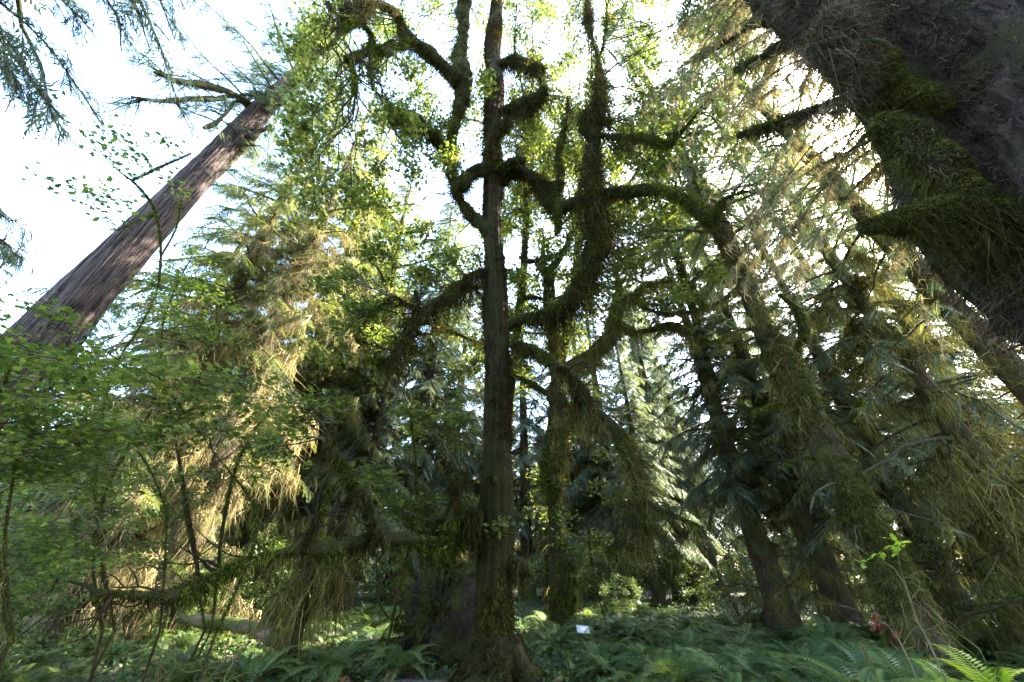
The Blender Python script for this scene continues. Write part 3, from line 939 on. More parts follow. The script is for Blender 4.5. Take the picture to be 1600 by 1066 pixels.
# ------------------------------------------------------------------ the central moss-draped maple
def maple():
    base = np.array((*pol(-1.6, 9.6), 0.0)); base[2] = float(gz(base[0], base[1])) - .05
    o = thing("maple_tree", "central old maple with dark thick trunk and many crooked limbs draped in moss", "tree", base)
    rg = np.random.default_rng(41)
    T = [(768, 1085, 175, 9.5), (769, 1058, 120, 9.55), (772, 1020, 84, 9.6), (773, 960, 66, 9.6), (775, 880, 58, 9.6), (776, 790, 52, 9.5), (776, 700, 48, 9.4), (778, 600, 42, 9.25),
         (776, 500, 36, 9.0), (772, 400, 31, 8.8), (770, 330, 28, 8.6), (772, 270, 28, 8.4), (768, 210, 26, 8.1), (772, 150, 28, 7.8), (770, 80, 26, 7.4), (775, 20, 22, 7.0), (785, -60, 15, 6.5)]
    P = [at(a, b_, R) for a, b_, w_, R in T]
    C, r = crv(P, 190, [wpx(w_, p) / 2 * .88 for (a, b_, w_, R), p in zip(T, P)])
    B = MB(); Vs = tube(B, C, r, 56, 0, .20, 2.6, .15, 11, seed=1)
    # root flares
    Broot = MB()
    for a in np.linspace(0, 2 * pi, 8)[:-1]:
        d = np.array((cos(a + .3), sin(a + .3)))
        L = rg.uniform(.7, 1.15)
        q = [(*(base[:2] + d * .25), base[2] + .75), (*(base[:2] + d * .55), base[2] + .3), (*(base[:2] + d * L), base[2] + .02), (*(base[:2] + d * (L + .5)), base[2] - .12)]
        c, rr = crv(q, 14, [.22, .22, .15, .06]); Vr = tube(B, c, rr, 12, 0, .2, 3)
        moss_curve(Broot, c, rr, rg, 2600, 60, (.05, .15), (.03, .09), .008, V=Vr)
    part("trunk", B, M_barkm, o)
    Bm = MB()
    moss_curve(Bm, C, r, rg, 3200, 260, (.08, .4), (.03, .11), .008, V=Vs)
    moss_curve(Bm, C, r, rg, 3800, 0, (.08, .3), (.02, .08), .008, mg=2, V=Vs, patch=.62)
    part("trunk_moss", Bm, [M_fibre, M_mossd, M_mossg], o)
    part("root_moss", Broot, [M_mossd, M_mossd], o)
    src = [C[80:]]
    # px, py, width px ; R start, R end ; hanging density per m, hanging length, twiggy?
    LIMBS = [
     # left upright stem
     ([(768, 385, 20), (750, 350, 27), (728, 318, 28), (714, 280, 27), (708, 235, 26), (712, 185, 27), (720, 130, 29), (724, 70, 30), (722, 10, 28), (722, -70, 20)], 8.8, 6.4, 130, (.1, .45)),
     # upper-left arm
     ([(716, 128, 22), (695, 105, 24), (668, 82, 26), (645, 55, 24), (625, 22, 20), (590, 5, 16), (555, 8, 12), (535, 15, 8)], 7.3, 6.4, 330, (.2, .75)),
     ([(640, 62, 18), (605, 78, 15), (575, 80, 13), (548, 92, 10), (538, 88, 6)], 6.8, 6.3, 120, (.1, .4)),
     ([(578, 78, 9), (580, 55, 7), (562, 32, 6), (550, 38, 5), (520, 45, 3)], 6.5, 6.2, 40, (.08, .25)),
     ([(548, 92, 7), (553, 120, 6), (556, 145, 3)], 6.3, 6.1, 40, (.08, .2)),
     ([(580, 80, 7), (578, 105, 6), (583, 140, 3)], 6.4, 6.2, 40, (.08, .2)),
     ([(570, 8, 9), (545, 35, 8), (530, 55, 7), (512, 75, 5), (498, 72, 3)], 6.5, 6.0, 40, (.08, .25)),
     ([(548, 35, 6), (525, 20, 5), (512, 5, 3)], 6.4, 6.0, 30, (.08, .25)),
     # left mossy stub
     ([(708, 245, 22), (690, 222, 26), (668, 200, 24), (648, 182, 18), (630, 172, 13)], 7.9, 6.9, 420, (.15, .6)),
     # stubs round the crotch
     ([(770, 262, 20), (740, 268, 24), (722, 290, 18)], 8.2, 7.8, 250, (.1, .4)),
     ([(764, 258, 20), (775, 225, 26), (788, 200, 24), (790, 190, 16)], 8.3, 7.2, 260, (.15, .5)),
     ([(774, 270, 20), (795, 258, 24), (812, 250, 18)], 8.3, 7.4, 300, (.15, .55)),
     # middle right arm to the right stem
     ([(780, 285, 16), (805, 272, 22), (830, 280, 22), (855, 298, 20), (872, 318, 20), (895, 318, 18), (928, 308, 16)], 8.4, 8.0, 300, (.12, .5)),
     ([(872, 300, 10), (876, 268, 10), (874, 235, 9), (884, 195, 6), (888, 150, 3)], 8.1, 7.6, 60, (.08, .3)),
     ([(872, 318, 12), (874, 345, 12), (870, 365, 7)], 8.1, 7.9, 200, (.1, .4)),
     # upper right stub
     ([(772, 178, 16), (800, 168, 18), (830, 158, 20), (853, 138, 14)], 7.9, 7.0, 420, (.2, .8)),
     ([(772, 105, 14), (800, 95, 16), (825, 100, 14), (850, 108, 8)], 7.5, 6.8, 300, (.2, .7)),
     # big right limb that turns up into the right stem
     ([(785, 515, 24), (815, 502, 26), (850, 492, 24), (885, 465, 24), (912, 435, 24), (930, 395, 25), (934, 350, 26), (930, 300, 27), (929, 250, 24), (930, 200, 21), (936, 150, 18), (934, 90, 15), (922, 40, 10), (915, -40, 6)], 9.1, 7.0, 360, (.2, .85)),
     ([(932, 105, 10), (945, 60, 8), (950, 10, 6), (952, -40, 4)], 7.4, 7.0, 60, (.1, .3)),
     ([(930, 215, 16), (915, 200, 15), (912, 178, 9)], 7.9, 7.5, 200, (.1, .4)),
     ([(934, 190, 13), (948, 188, 13), (956, 186, 8)], 7.9, 7.6, 120, (.1, .3)),
     # far right arms
     ([(938, 305, 18), (970, 300, 17), (1010, 298, 17), (1055, 310, 17), (1090, 328, 17), (1108, 345, 14), (1122, 318, 11), (1140, 305, 9), (1172, 298, 5)], 8.1, 7.4, 150, (.08, .35)),
     ([(938, 212, 12), (975, 212, 11), (1010, 220, 11), (1040, 230, 10), (1058, 212, 8), (1085, 180, 5), (1110, 150, 3)], 7.8, 7.2, 110, (.08, .35)),
     # lower right drooping limb
     ([(790, 535, 22), (820, 548, 24), (850, 560, 24), (880, 577, 23), (900, 600, 22), (908, 625, 14)], 9.1, 8.0, 480, (.15, .6)),
     # middle left limb
     ([(765, 425, 16), (742, 425, 16), (718, 440, 18), (695, 462, 21), (672, 485, 22), (652, 500, 20), (640, 525, 16), (625, 550, 13), (600, 562, 10), (575, 560, 6)], 8.9, 7.9, 330, (.15, .65)),
     ([(665, 485, 10), (640, 478, 9), (615, 464, 8), (595, 478, 6), (568, 492, 3)], 8.3, 7.8, 150, (.1, .4)),
     ([(640, 522, 9), (655, 480, 9), (650, 455, 6)], 8.2, 8.0, 150, (.1, .3)),
     # long low limb to the left
     ([(760, 838, 16), (735, 845, 13), (705, 854, 14), (670, 850, 20), (630, 848, 34), (590, 850, 36), (545, 852, 34), (500, 852, 30), (472, 852, 20), (440, 862, 11), (405, 872, 11), (380, 884, 22), (345, 902, 31), (310, 916, 36), (270, 930, 36), (230, 930, 24), (195, 925, 18), (155, 920, 9)], 9.5, 7.6, 70, (.06, .30)),
     ([(604, 862, 26), (598, 830, 32), (588, 800, 22), (568, 768, 17), (545, 740, 15), (527, 712, 13), (518, 690, 9), (524, 660, 4)], 8.8, 8.5, 130, (.06, .25)),
     ([(475, 848, 9), (488, 822, 9), (505, 790, 8), (518, 755, 5)], 8.5, 8.4, 130, (.08, .3)),
     # moss bundle by the trunk
     ([(765, 815, 20), (735, 800, 24), (715, 812, 20), (698, 830, 10)], 9.5, 9.0, 400, (.1, .5)),
     ([(720, 806, 10), (712, 770, 9), (716, 735, 5)], 9.2, 9.0, 250, (.1, .5)),
     ([(790, 870, 14), (812, 882, 24), (824, 900, 16)], 9.5, 9.3, 300, (.1, .35)),
    ]
    for pts, R0, R1, hang, hl in LIMBS:
        c, rr = px_limb(pts, R0, R1)
        Bl = MB(); rr = rr * .72; Vs = tube(Bl, c, rr, 14, 0, .22, 3.5)
        twigs_on(Bl, c, rr, rg, int(3 + 2.2 * np.linalg.norm(c[-1] - c[0])), 1.1)
        lo = part("limb", Bl, M_barkm, o)
        Bh = MB(); moss_curve(Bh, c, rr, rg, 1300, hang * 4.0, (hl[0], hl[1] * 1.35), (.025, .12), .010, hw=.009, V=Vs)
        part("hanging_moss", Bh, [M_mossg, M_mossd], lo)
        src.append(c)
    S = np.concatenate(src)
    Bc = MB()
    # leafy regions: px, py, R, radius m, twigs
    reg = []
    def fill(x0, y0, x1, y1, n, R=(6.5, 9.5), rad=(.5, .9)):
        for _ in range(n):
            reg.append((rg.uniform(x0, x1), rg.uniform(y0, y1), rg.uniform(*R), rg.uniform(*rad)))
    fill(450, -20, 690, 330, 46, (8.2, 11.0))
    fill(480, 330, 690, 600, 22, (9.3, 11.5))
    fill(560, 560, 740, 800, 9, (9.6, 11))
    fill(740, -30, 900, 260, 30, (8.6, 11))
    fill(800, 150, 1130, 450, 40, (9.4, 12))
    fill(950, -20, 1170, 260, 50, (8.2, 11))
    fill(400, 560, 560, 800, 5, (8.8, 10))
    fill(690, -40, 960, 290, 74, (9.0, 13), (.6, 1.1))
    fill(880, -30, 1060, 480, 28, (10, 13), (.6, 1.1))
    fill(560, -40, 720, 200, 30, (9.5, 13), (.6, 1.0))
    fill(690, 120, 780, 330, 3, (6.6, 7.6), (.3, .5))
    fill(540, 100, 680, 330, 8, (6.4, 7.4), (.35, .6))
    fill(560, 380, 700, 560, 5, (8.0, 8.8), (.35, .6))
    for a, b_, R, rad in reg:
        leafy_blob(Bc, S, at(a, b_, R), rad, rg, 11, 15, (.07, .19), .5)
    for a, b_, R, rad in ((640, 470, 9.6, .6), (700, 520, 10, .6), (720, 470, 10, .5), (830, 110, 7.0, .5), (850, 60, 6.8, .5), (650, 190, 8, .4), (960, 20, 7.2, .4), (740, 540, 10, .5)):
        leafy_blob(Bc, S, at(a, b_, R), rad, rg, 8, 10, (.07, .14), .6, ml=2)
    for a, b_, R, rad in ((770, 830, 9.0, .30), (790, 820, 8.9, .25), (680, 845, 9, .3), (830, 800, 9, .3)):
        leafy_blob(Bc, S, at(a, b_, R), rad, rg, 4, 7, (.09, .16), .4, r0=.012)
    part("crown", Bc, [M_twig, M_leaf, M_leafy], o)
maple()

# ------------------------------------------------------------------ slimmer mossy maple behind
def maple_two():
    base = np.array(gl(5.6, 17))
    o = thing("maple_tree", "slimmer moss-covered maple standing behind and right of the central maple", "tree", base)
    rg = np.random.default_rng(51)
    T = [(882, 985, 42), (882, 950, 33), (885, 890, 33), (872, 820, 28), (868, 750, 27), (868, 680, 29), (868, 620, 30), (866, 560, 24), (862, 500, 20), (856, 450, 16), (852, 425, 15), (835, 408, 10), (810, 402, 6)]
    c, r = px_limb(T, 17, 15)
    B = MB(); Vs = tube(B, c, r * .85, 28, 0, .18, 2.5, .06, 8, seed=3)
    part("trunk", B, M_barkm, o)
    Bm = MB(); moss_curve(Bm, c, r * .85, rg, 1800, 320, (.2, .9), (.05, .14), .011, V=Vs)
    part("trunk_moss", Bm, [M_mossg, M_moss], o)
    src = [c[40:]]
    for pts, R0, R1, hang, hl in (
        ([(866, 590, 20), (890, 565, 24), (920, 545, 26), (945, 525, 26), (956, 495, 24), (958, 468, 18), (985, 458, 12), (1010, 442, 9), (1050, 440, 5)], 15.8, 14.2, 420, (.3, 1.5)),
        ([(958, 500, 12), (985, 514, 12), (1020, 515, 13), (1055, 512, 11), (1080, 525, 8), (1110, 535, 4)], 14.8, 13.8, 200, (.15, .7)),
        ([(958, 465, 9), (965, 450, 8), (960, 425, 4)], 14.6, 14.3, 60, (.1, .4)),
        ([(985, 460, 8), (1010, 480, 8), (1040, 492, 6), (1070, 490, 3)], 14.5, 14, 140, (.1, .5)),
        ([(850, 430, 10), (870, 405, 9), (886, 385, 8), (898, 355, 5)], 15.2, 14.8, 60, (.1, .4)),
        ([(855, 440, 9), (845, 405, 8), (848, 370, 5)], 15.2, 15, 60, (.1, .4)),
        ([(866, 650, 16), (900, 635, 22), (930, 640, 24), (955, 658, 18), (972, 690, 14), (985, 725, 12), (996, 765, 12), (998, 795, 12), (992, 830, 8), (985, 860, 5)], 15.8, 13.5, 380, (.2, 1.2)),
        ([(998, 778, 9), (1030, 795, 11), (1060, 808, 9), (1095, 825, 5)], 13.8, 13.2, 260, (.15, .5)),
        ([(996, 800, 8), (1015, 815, 7), (1035, 850, 4)], 13.7, 13.3, 200, (.15, .5)),
        ([(990, 840, 7), (965, 850, 6), (945, 865, 3)], 13.6, 13.4, 200, (.15, .4)),
        ([(862, 780, 10), (848, 740, 9), (850, 700, 5)], 16.2, 16, 100, (.15, .4)),
        ([(866, 620, 9), (830, 600, 8), (810, 590, 5)], 15.8, 15.4, 100, (.15, .4))):
        cc, rr = px_limb(pts, R0, R1)
        Bl = MB(); Vs = tube(Bl, cc, rr * .9, 12, 0, .2, 3)
        twigs_on(Bl, cc, rr, rg, int(4 + 2 * np.linalg.norm(cc[-1] - cc[0])), 1.4)
        lo = part("limb", Bl, M_barkm, o)
        Bh = MB(); moss_curve(Bh, cc, rr * .9, rg, 900, hang * 3, hl, (.05, .14), .012, hw=.012, V=Vs)
        part("hanging_moss", Bh, [M_mossg, M_moss], lo)
        src.append(cc)
    S = np.concatenate(src)
    Bc = MB()
    for _ in range(70):
        leafy_blob(Bc, S, at(rg.uniform(780, 1100), rg.uniform(250, 520), rg.uniform(13.5, 17)), rg.uniform(.7, 1.3), rg, 9, 12, (.12, .24), .5)
    for _ in range(16):
        leafy_blob(Bc, S, at(rg.uniform(820, 960), rg.uniform(600, 840), rg.uniform(15, 18)), rg.uniform(.5, .9), rg, 8, 12, (.12, .22), .5)
    part("crown", Bc, [M_twig, M_leaf], o)
maple_two()

# ------------------------------------------------------------------ taller maples whose crowns close the canopy
def canopy_maple(label, az, R, h, seed, crown, nblob, lean=(0, 0), trad=.28):
    base = np.array(gl(az, R))
    o = thing("maple_tree", label, "tree", base, "canopy maples")
    rg = np.random.default_rng(seed)
    C, r = crv([base + (0, 0, -.2), base + (.1, .1, h * .25), base + (.4 + lean[0] * .5, lean[1] * .5, h * .55), base + (lean[0], lean[1], h * .95)], 60, [trad * 1.5, trad, trad * .7, .04])
    B = MB(); Vs = tube(B, C, r, 16, 0, .15, 2.5); part("trunk", B, M_barkm, o)
    Bm, Bl = MB(), MB()
    moss_curve(Bm, C, r, rg, 500, 120, (.15, .6), (.05, .14), .012, V=Vs)
    S = [C[25:]]
    for k in range(13):
        i = rg.integers(22, 58)
        a = rg.uniform(0, 6.28); L = crown * rg.uniform(.5, 1.0)
        p = C[i]; d = np.array((cos(a), sin(a), 0))
        pts = [p, p + d * L * .3 + (0, 0, L * .12), p + d * L * .6 + (0, 0, L * rg.uniform(.1, .4)) + rg.normal(size=3) * .2, p + d * L + (0, 0, L * rg.uniform(.2, .7))]
        c, rr = crv(pts, 24, [.10, .075, .05, .02])
        c = c + .12 * np.stack([wob(c * 1.2), wob(c * 1.2 + 9), wob(c * 1.2 + 17)], 1)
        V2 = tube(Bl, c, rr, 8, 0, .2, 3); S.append(c)
        moss_curve(Bm, c, rr, rg, 300, 130, (.1, .6), (.05, .12), .012, V=V2)
    part("limbs", Bl, M_barkm, o); part("hanging_moss", Bm, [M_mossg, M_mossd], o)
    S = np.concatenate(S)
    Bc = MB()
    for k in range(nblob):
        c = S[rg.integers(0, len(S))] + nrm(rg.normal(size=3)) * rg.uniform(.3, 1.6)
        leafy_blob(Bc, S, c, rg.uniform(.8, 1.5), rg, 10, 15, (.09, .20), .5, tilt=.5, r0=.014)
    part("crown", Bc, [M_twig, M_leaf], o)
canopy_maple("tall maple directly behind the central maple, its small leaves filling the sky between the stems", -1.7, 17, 29, 201, 6.5, 150, (1.5, -5.5))
canopy_maple("tall maple rising behind the slimmer mossy maple, small leaves against bright sky", 5.6, 20, 31, 202, 6.5, 150, (3.0, -7.0))
canopy_maple("leafy maple high above the central maple's far right arm", 30.8, 21.5, 29, 203, 6.0, 110, (-3.0, -6.0))
canopy_maple("tall yellow-green maple left of the central maple's mossy upper arm", -23.5, 25, 31, 204, 6.5, 85, (1.0, -4.0))

# ------------------------------------------------------------------ vine maples, left foreground
def vine(label, az, R, stems, blobs, seed, size=(.05, .10), leafm=None, moss=True):
    base = np.array(gl(az, R))
    o = thing("vine_maple", label, "shrub", base, "vine maples")
    rg = np.random.default_rng(seed)
    S = []
    for pts, R0, R1 in stems:
        c, rr = px_limb(pts, R0, R1)
        if pts[0][1] > 900:
            f = c[0].copy(); f[:2] += (rg.normal(size=2) * .12); f[2] = float(gz(f[0], f[1])) - .05
            if f[2] < c[0][2] - .1:
                c = np.concatenate([[f], c]); rr = np.concatenate([[rr[0] * 1.1], rr])
        Bs = MB(); rr = rr * .65; tube(Bs, c, np.maximum(rr * .8, .007), 8, 0, .2, 3)
        so_ = part("stem", Bs, M_barkm, o)
        if moss:
            Bh = MB(); moss_curve(Bh, c, rr * .8, rg, 350, 40, (.05, .25), (.03, .07), .005)
            part("stem_moss", Bh, [M_mossg, M_moss], so_)
        S.append(c)
    S = np.concatenate(S)
    Bc = MB()
    for a, b_, Rb, rad, nt_ in blobs:
        leafy_blob(Bc, S, at(a, b_, Rb), rad * 1.4, rg, int(nt_ * 1.7), 9, size, .30, tilt=.36, r0=.010)
    part("crown", Bc, [M_twig, leafm or M_vine], o)

rb = np.random.default_rng(61)
def many(x0, y0, x1, y1, n, R, rad=(.35, .7), t=8):
    return [(rb.uniform(x0, x1), rb.uniform(y0, y1), rb.uniform(*R), rb.uniform(*rad), t) for _ in range(n)]
vine("leafy bright green vine maple at the left edge below the cedar trunk", -52, 7.2,
     [([(20, 1000, 10), (10, 850, 9), (30, 700, 8), (60, 600, 6), (120, 540, 4)], 7.2, 6.6),
      ([(15, 1000, 9), (-10, 800, 8), (-20, 680, 6), (20, 560, 4)], 7.2, 6.4)],
     many(-40, 500, 150, 740, 28, (5.6, 7.6)) + many(60, 560, 280, 720, 12, (6, 8)), 62)
vine("vine maple thicket low on the left, in front of the moss-draped conifer", -41, 9.5,
     [([(160, 985, 10), (150, 850, 8), (180, 740, 6), (240, 640, 4)], 9.5, 8.5),
      ([(250, 985, 9), (262, 860, 7), (262, 800, 6), (240, 740, 4), (200, 680, 3)], 9.5, 8.6)],
     many(-20, 690, 130, 930, 16, (7.0, 9.8)) + many(130, 690, 360, 880, 20, (9.8, 11.5)), 63)
vine("slender vine maple crossing the grey cedar, its small leaves against the white sky", -50, 10.5,
     [([(180, 985, 9), (150, 800, 8), (170, 600, 5), (235, 480, 4.5), (252, 400, 4.5), (243, 330, 5.5), (215, 290, 5), (180, 262, 4), (150, 230, 3)], 10.5, 9.2),
      ([(243, 335, 6), (215, 345, 5), (185, 360, 3)], 9.6, 9.1),
      ([(205, 282, 6), (250, 262, 5), (300, 240, 3)], 9.4, 9.2),
      ([(252, 400, 5), (275, 360, 4), (285, 310, 3)], 9.8, 9.6)],
     [(130, 215, 9.0, .5, 3), (190, 225, 9.1, .5, 3), (105, 290, 9, .4, 3), (150, 300, 9.0, .5, 3), (140, 335, 9, .4, 2), (225, 215, 9.2, .45, 2),
      (260, 225, 9.2, .4, 2), (245, 265, 9.2, .4, 2), (190, 250, 9.1, .35, 2), (180, 310, 9.0, .4, 2), (270, 290, 9.5, .3, 2)], 64, (.08, .14))
vine("airy vine maple with layered leaves between the cedar and the central maple", -33, 11,
     [([(320, 985, 9), (300, 850, 8), (265, 640, 6), (250, 560, 5), (262, 480, 4), (300, 400, 3)], 11, 9.8),
      ([(330, 985, 8), (350, 800, 7), (380, 700, 5), (420, 640, 4)], 11, 9.5)],
     many(180, 430, 380, 620, 15, (9, 11.5), (.4, .8)) + many(320, 620, 540, 760, 9, (9.8, 11.5)) + many(240, 380, 330, 470, 5, (10, 11)), 65)
vine("shaded vine maple with broad blue-green leaf layers in front of the moss-draped conifer", -31, 8,
     [([(330, 1010, 8), (400, 820, 6), (330, 700, 5), (250, 590, 4)], 8, 6.6)],
     many(190, 560, 400, 700, 12, (6.4, 7.4), (.4, .7), 3) + many(330, 640, 480, 720, 5, (6.6, 7.6), (.3, .6), 3), 66, (.09, .15), M_leaf)
vine("young vine maple with large leaves under the maple's left limb", -14, 11,
     [([(610, 985, 7), (640, 850, 6), (650, 740, 5), (640, 640, 3)], 11, 10)],
     many(560, 620, 740, 800, 12, (10.2, 12), (.4, .7)) + many(640, 780, 740, 840, 5, (10, 11)), 67, (.09, .15))
vine("thin vine maple right of the slimmer mossy maple, in shade", 11, 15,
     [([(950, 985, 7), (930, 900, 6), (920, 820, 4)], 15, 15)],
     many(880, 760, 1060, 900, 12, (13, 17), (.5, .9)), 68, (.10, .18), M_leaf)

# ------------------------------------------------------------------ moss-draped snag
def snag():
    base = np.array(gl(-25.5, 12.5))
    o = thing("hemlock_snag", "dark short snag with long curtains of brown moss beneath the maple's low limb", "tree", base)
    rg = np.random.default_rng(71)
    C, r = crv([base + (0, 0, -.2), base + (.05, 0, 1), base + (.2, .1, 2.4), base + (.3, .1, 4.0)], 40, [.24, .18, .14, .06])
    B = MB(); tube(B, C, r, 16, 0, .15, 3); part("trunk", B, M_barkm, o)
    Bm, Bc = MB(), MB()
    for k in range(38):
        z = rg.uniform(1.3, 3.8)
        p = base + np.array((.2 * z / 4, .03 * z, z))
        bough(Bc, Bm, p, rg.uniform(0, 6.28), rg.uniform(.5, 1.3) * (1.3 - z * .15), .15, .6, rg, 0, .4, SPR, moss=60, mossl=(.2, 1.7), mossw=.016)
    part("branches", Bc, M_twig, o)
    part("hanging_moss", Bm, M_moss, o)
snag()

# ------------------------------------------------------------------ fallen log, root mound, sign
def log():
    p0, p1 = at(280, 966, 15.5), at(385, 978, 13.5)
    p2 = p1 + (p1 - p0) * .5; p2[2] = p1[2] - .25
    o = thing("fallen_log", "broken reddish log with sunlit moss on top lying left behind the ferns", "log", (p0 + p1) / 2)
    C, r = crv([p0, p0 * .5 + p1 * .5, p1, p2], 40, [.10, .14, .17, .18])
    B = MB(); tube(B, C, r, 20, 0, .2, 3, .08, 7); part("trunk", B, M_wood, o)
    rg = np.random.default_rng(81)
    Bm = MB(); moss_curve(Bm, C, r, rg, 500, 40, (.1, .3), (.03, .1), .010)
    part("moss", Bm, [M_mossg, M_moss], o)
log()

def root_mound():
    base = np.array(gl(-9.0, 11.6, -.1))
    o = thing("upturned_roots", "dark upturned root mass of a fallen tree just left of the maple's foot", "stump", base)
    rg = np.random.default_rng(82)
    B = MB()
    # lumpy core
    nu, nv = 40, 24
    u = np.linspace(0, 2 * pi, nu, endpoint=False); v = np.linspace(0.02, pi - .02, nv)
    U, Vv = np.meshgrid(u, v)
    D = np.stack([np.sin(Vv) * np.cos(U), np.sin(Vv) * np.sin(U), np.cos(Vv)], -1).reshape(-1, 3)
    k = 1 + .36 * wob(D * 2.4) + .20 * wob(D * 6)
    V = base + np.array((0, 0, .75)) + D * k[:, None] * np.array((.85, .55, .95))
    i = np.arange(nv - 1)[:, None] * nu; j = np.arange(nu)[None]; j2 = (j + 1) % nu
    B.add(V, np.stack([i + j, i + nu + j, i + nu + j2, i + j2], -1).reshape(-1, 4))
    part("root_plate", B, M_root, o)
    Br, Bm = MB(), MB()
    q = rg.integers(0, len(V), 5200)
    strands(Bm, V[q] + rg.normal(size=(5200, 3)) * .02, nrm(D[q] + rg.normal(size=(5200, 3)) * .7), rg.uniform(.04, .22, 5200), .009, rg, 1, 2, .7)
    q = q[D[q][:, 2] > .1][:1800]
    strands(Bm, V[q], nrm(D[q] + rg.normal(size=(len(q), 3)) * .5), rg.uniform(.03, .10, len(q)), .009, rg, 0, 2, .5)
    for q in range(60):
        a = rg.uniform(0, 2 * pi); e = rg.uniform(-.2, 1.3)
        d = np.array((cos(a) * cos(e), sin(a) * cos(e) * .7, sin(e)))
        p = base + np.array((0, 0, .75)) + d * np.array((.7, .45, .8))
        L = rg.uniform(.3, .85)
        pts = [p, p + d * L * .4 + rg.normal(size=3) * .06, p + d * L * .8 + rg.normal(size=3) * .14, p + d * L + rg.normal(size=3) * .2]
        c, rr = crv(pts, 12, [.06, .045, .03, .012])
        tube(Br, c, rr, 7, 0, .2, 4)
        moss_curve(Bm, c, rr, rg, 260, 40, (.05, .25), (.03, .08), .006)
    # the broken snag on top
    c, rr = crv([base + (-.15, 0, 1.3), base + (-.2, 0, 2.0), base + (-.05, .05, 2.5)], 14, [.14, .10, .04]); tube(Br, c, rr, 10, 0, .25, 4)
    moss_curve(Bm, c, rr, rg, 900, 80, (.1, .3), (.03, .09), .007)
    part("roots", Br, M_root, o)
    part("moss", Bm, [M_mossg, M_mossd], o)
root_mound()

def box(B, c, X, Y, Z, sx, sy, sz):
    c = np.asarray(c, float); V = []
    for a in (-1, 1):
        for b_ in (-1, 1):
            for d in (-1, 1):
                V.append(c + a * sx * X + b_ * sy * Y + d * sz * Z)
    B.add(V, [(0, 1, 3, 2), (4, 6, 7, 5), (0, 4, 5, 1), (2, 3, 7, 6), (0, 2, 6, 4), (1, 5, 7, 3)])

def sign():
    p = at(911, 984, 13.5)
    base = np.array((p[0], p[1], float(gz(p[0], p[1]))))
    o = thing("trail_sign", "small pale tilted sign panel on a dark post among the ferns", "sign", base)
    X, Yv, Zv = np.array((1., .12, -.12)), np.array((-.1, -.75, -.6)), np.array((0., -.6, .78))
    X, Yv = nrm(X), nrm(Yv - X * (Yv @ nrm(X))); Zv = np.cross(X, Yv)
    B = MB(); box(B, p, X, Yv, Zv, .20, .13, .008); part("panel", B, M_panel, o, False)
    B2 = MB()
    for sg in (-1, 1):
        box(B2, p - Zv * sg * 0 + X * sg * .203 - Zv * .002, X, Yv, Zv, .006, .138, .014)
        box(B2, p + Yv * sg * .135 - Zv * .002, X, Yv, Zv, .196, .006, .014)
    part("frame", B2, M_post, o, False)
    B3 = MB(); tube(B3, [base + (0, 0, -.1), base + (0, .02, .3), p - (0, 0, .035)], .03, 10); part("post", B3, M_post, o)
sign()

# ------------------------------------------------------------------ ferns
def make_fern(seed, n, tilt):
    rg = np.random.default_rng(seed)
    B = MB()
    az = np.arange(n) * 2.39996 + rg.normal(size=n) * .25
    e = rg.uniform(-.25, .45, n) + tilt
    X = np.stack([np.cos(az), np.sin(az), 0 * az], 1)
    U = np.array((0, 0, 1.0))
    Xr = X * np.cos(e)[:, None] + U * np.sin(e)[:, None]
    Z = -X * np.sin(e)[:, None] + U * np.cos(e)[:, None]
    Y = np.cross(Z, Xr)
    inst(B, FROND[0], FROND[1], X * .04, Xr, Y, Z, rg.uniform(.75, 1.15, n), rg.uniform(0, 1, n), 0)
    m = max(3, n // 5)
    az = rg.uniform(0, 6.28, m); e = rg.uniform(-.75, -.35, m)
    X = np.stack([np.cos(az), np.sin(az), 0 * az], 1)
    Xr = X * np.cos(e)[:, None] + U * np.sin(e)[:, None]
    Z = -X * np.sin(e)[:, None] + U * np.cos(e)[:, None]
    inst(B, FROND[0], FROND[1], X * .04 + U * .12, Xr, np.cross(Z, Xr), Z, rg.uniform(.5, .85, m), rg.uniform(0, 1, m), 1)
    return B.mesh("sword_fern", [M_fern, M_dead])
FERN = [make_fern(s, n, t_) for s, n, t_ in ((1, 24, .1), (2, 30, .25), (3, 20, 0.0), (4, 34, .4))]
rf = np.random.default_rng(91)
spots = []
def fern(x, y, s, label, group, k=None):
    o = bpy.data.objects.new("sword_fern", FERN[rf.integers(0, 4) if k is None else k])
    COL.objects.link(o)
    o.location = (x, y, float(gz(x, y)) - .02)
    o.rotation_euler = (rf.normal() * .06, rf.normal() * .06, rf.uniform(0, 6.28))
    o.scale = (s, s, s * rf.uniform(.9, 1.15))
    o["label"], o["category"], o["group"] = label, "fern", group
    spots.append((x, y))
def free(x, y, d):
    return all((x - a) ** 2 + (y - b_) ** 2 > d * d for a, b_ in spots)
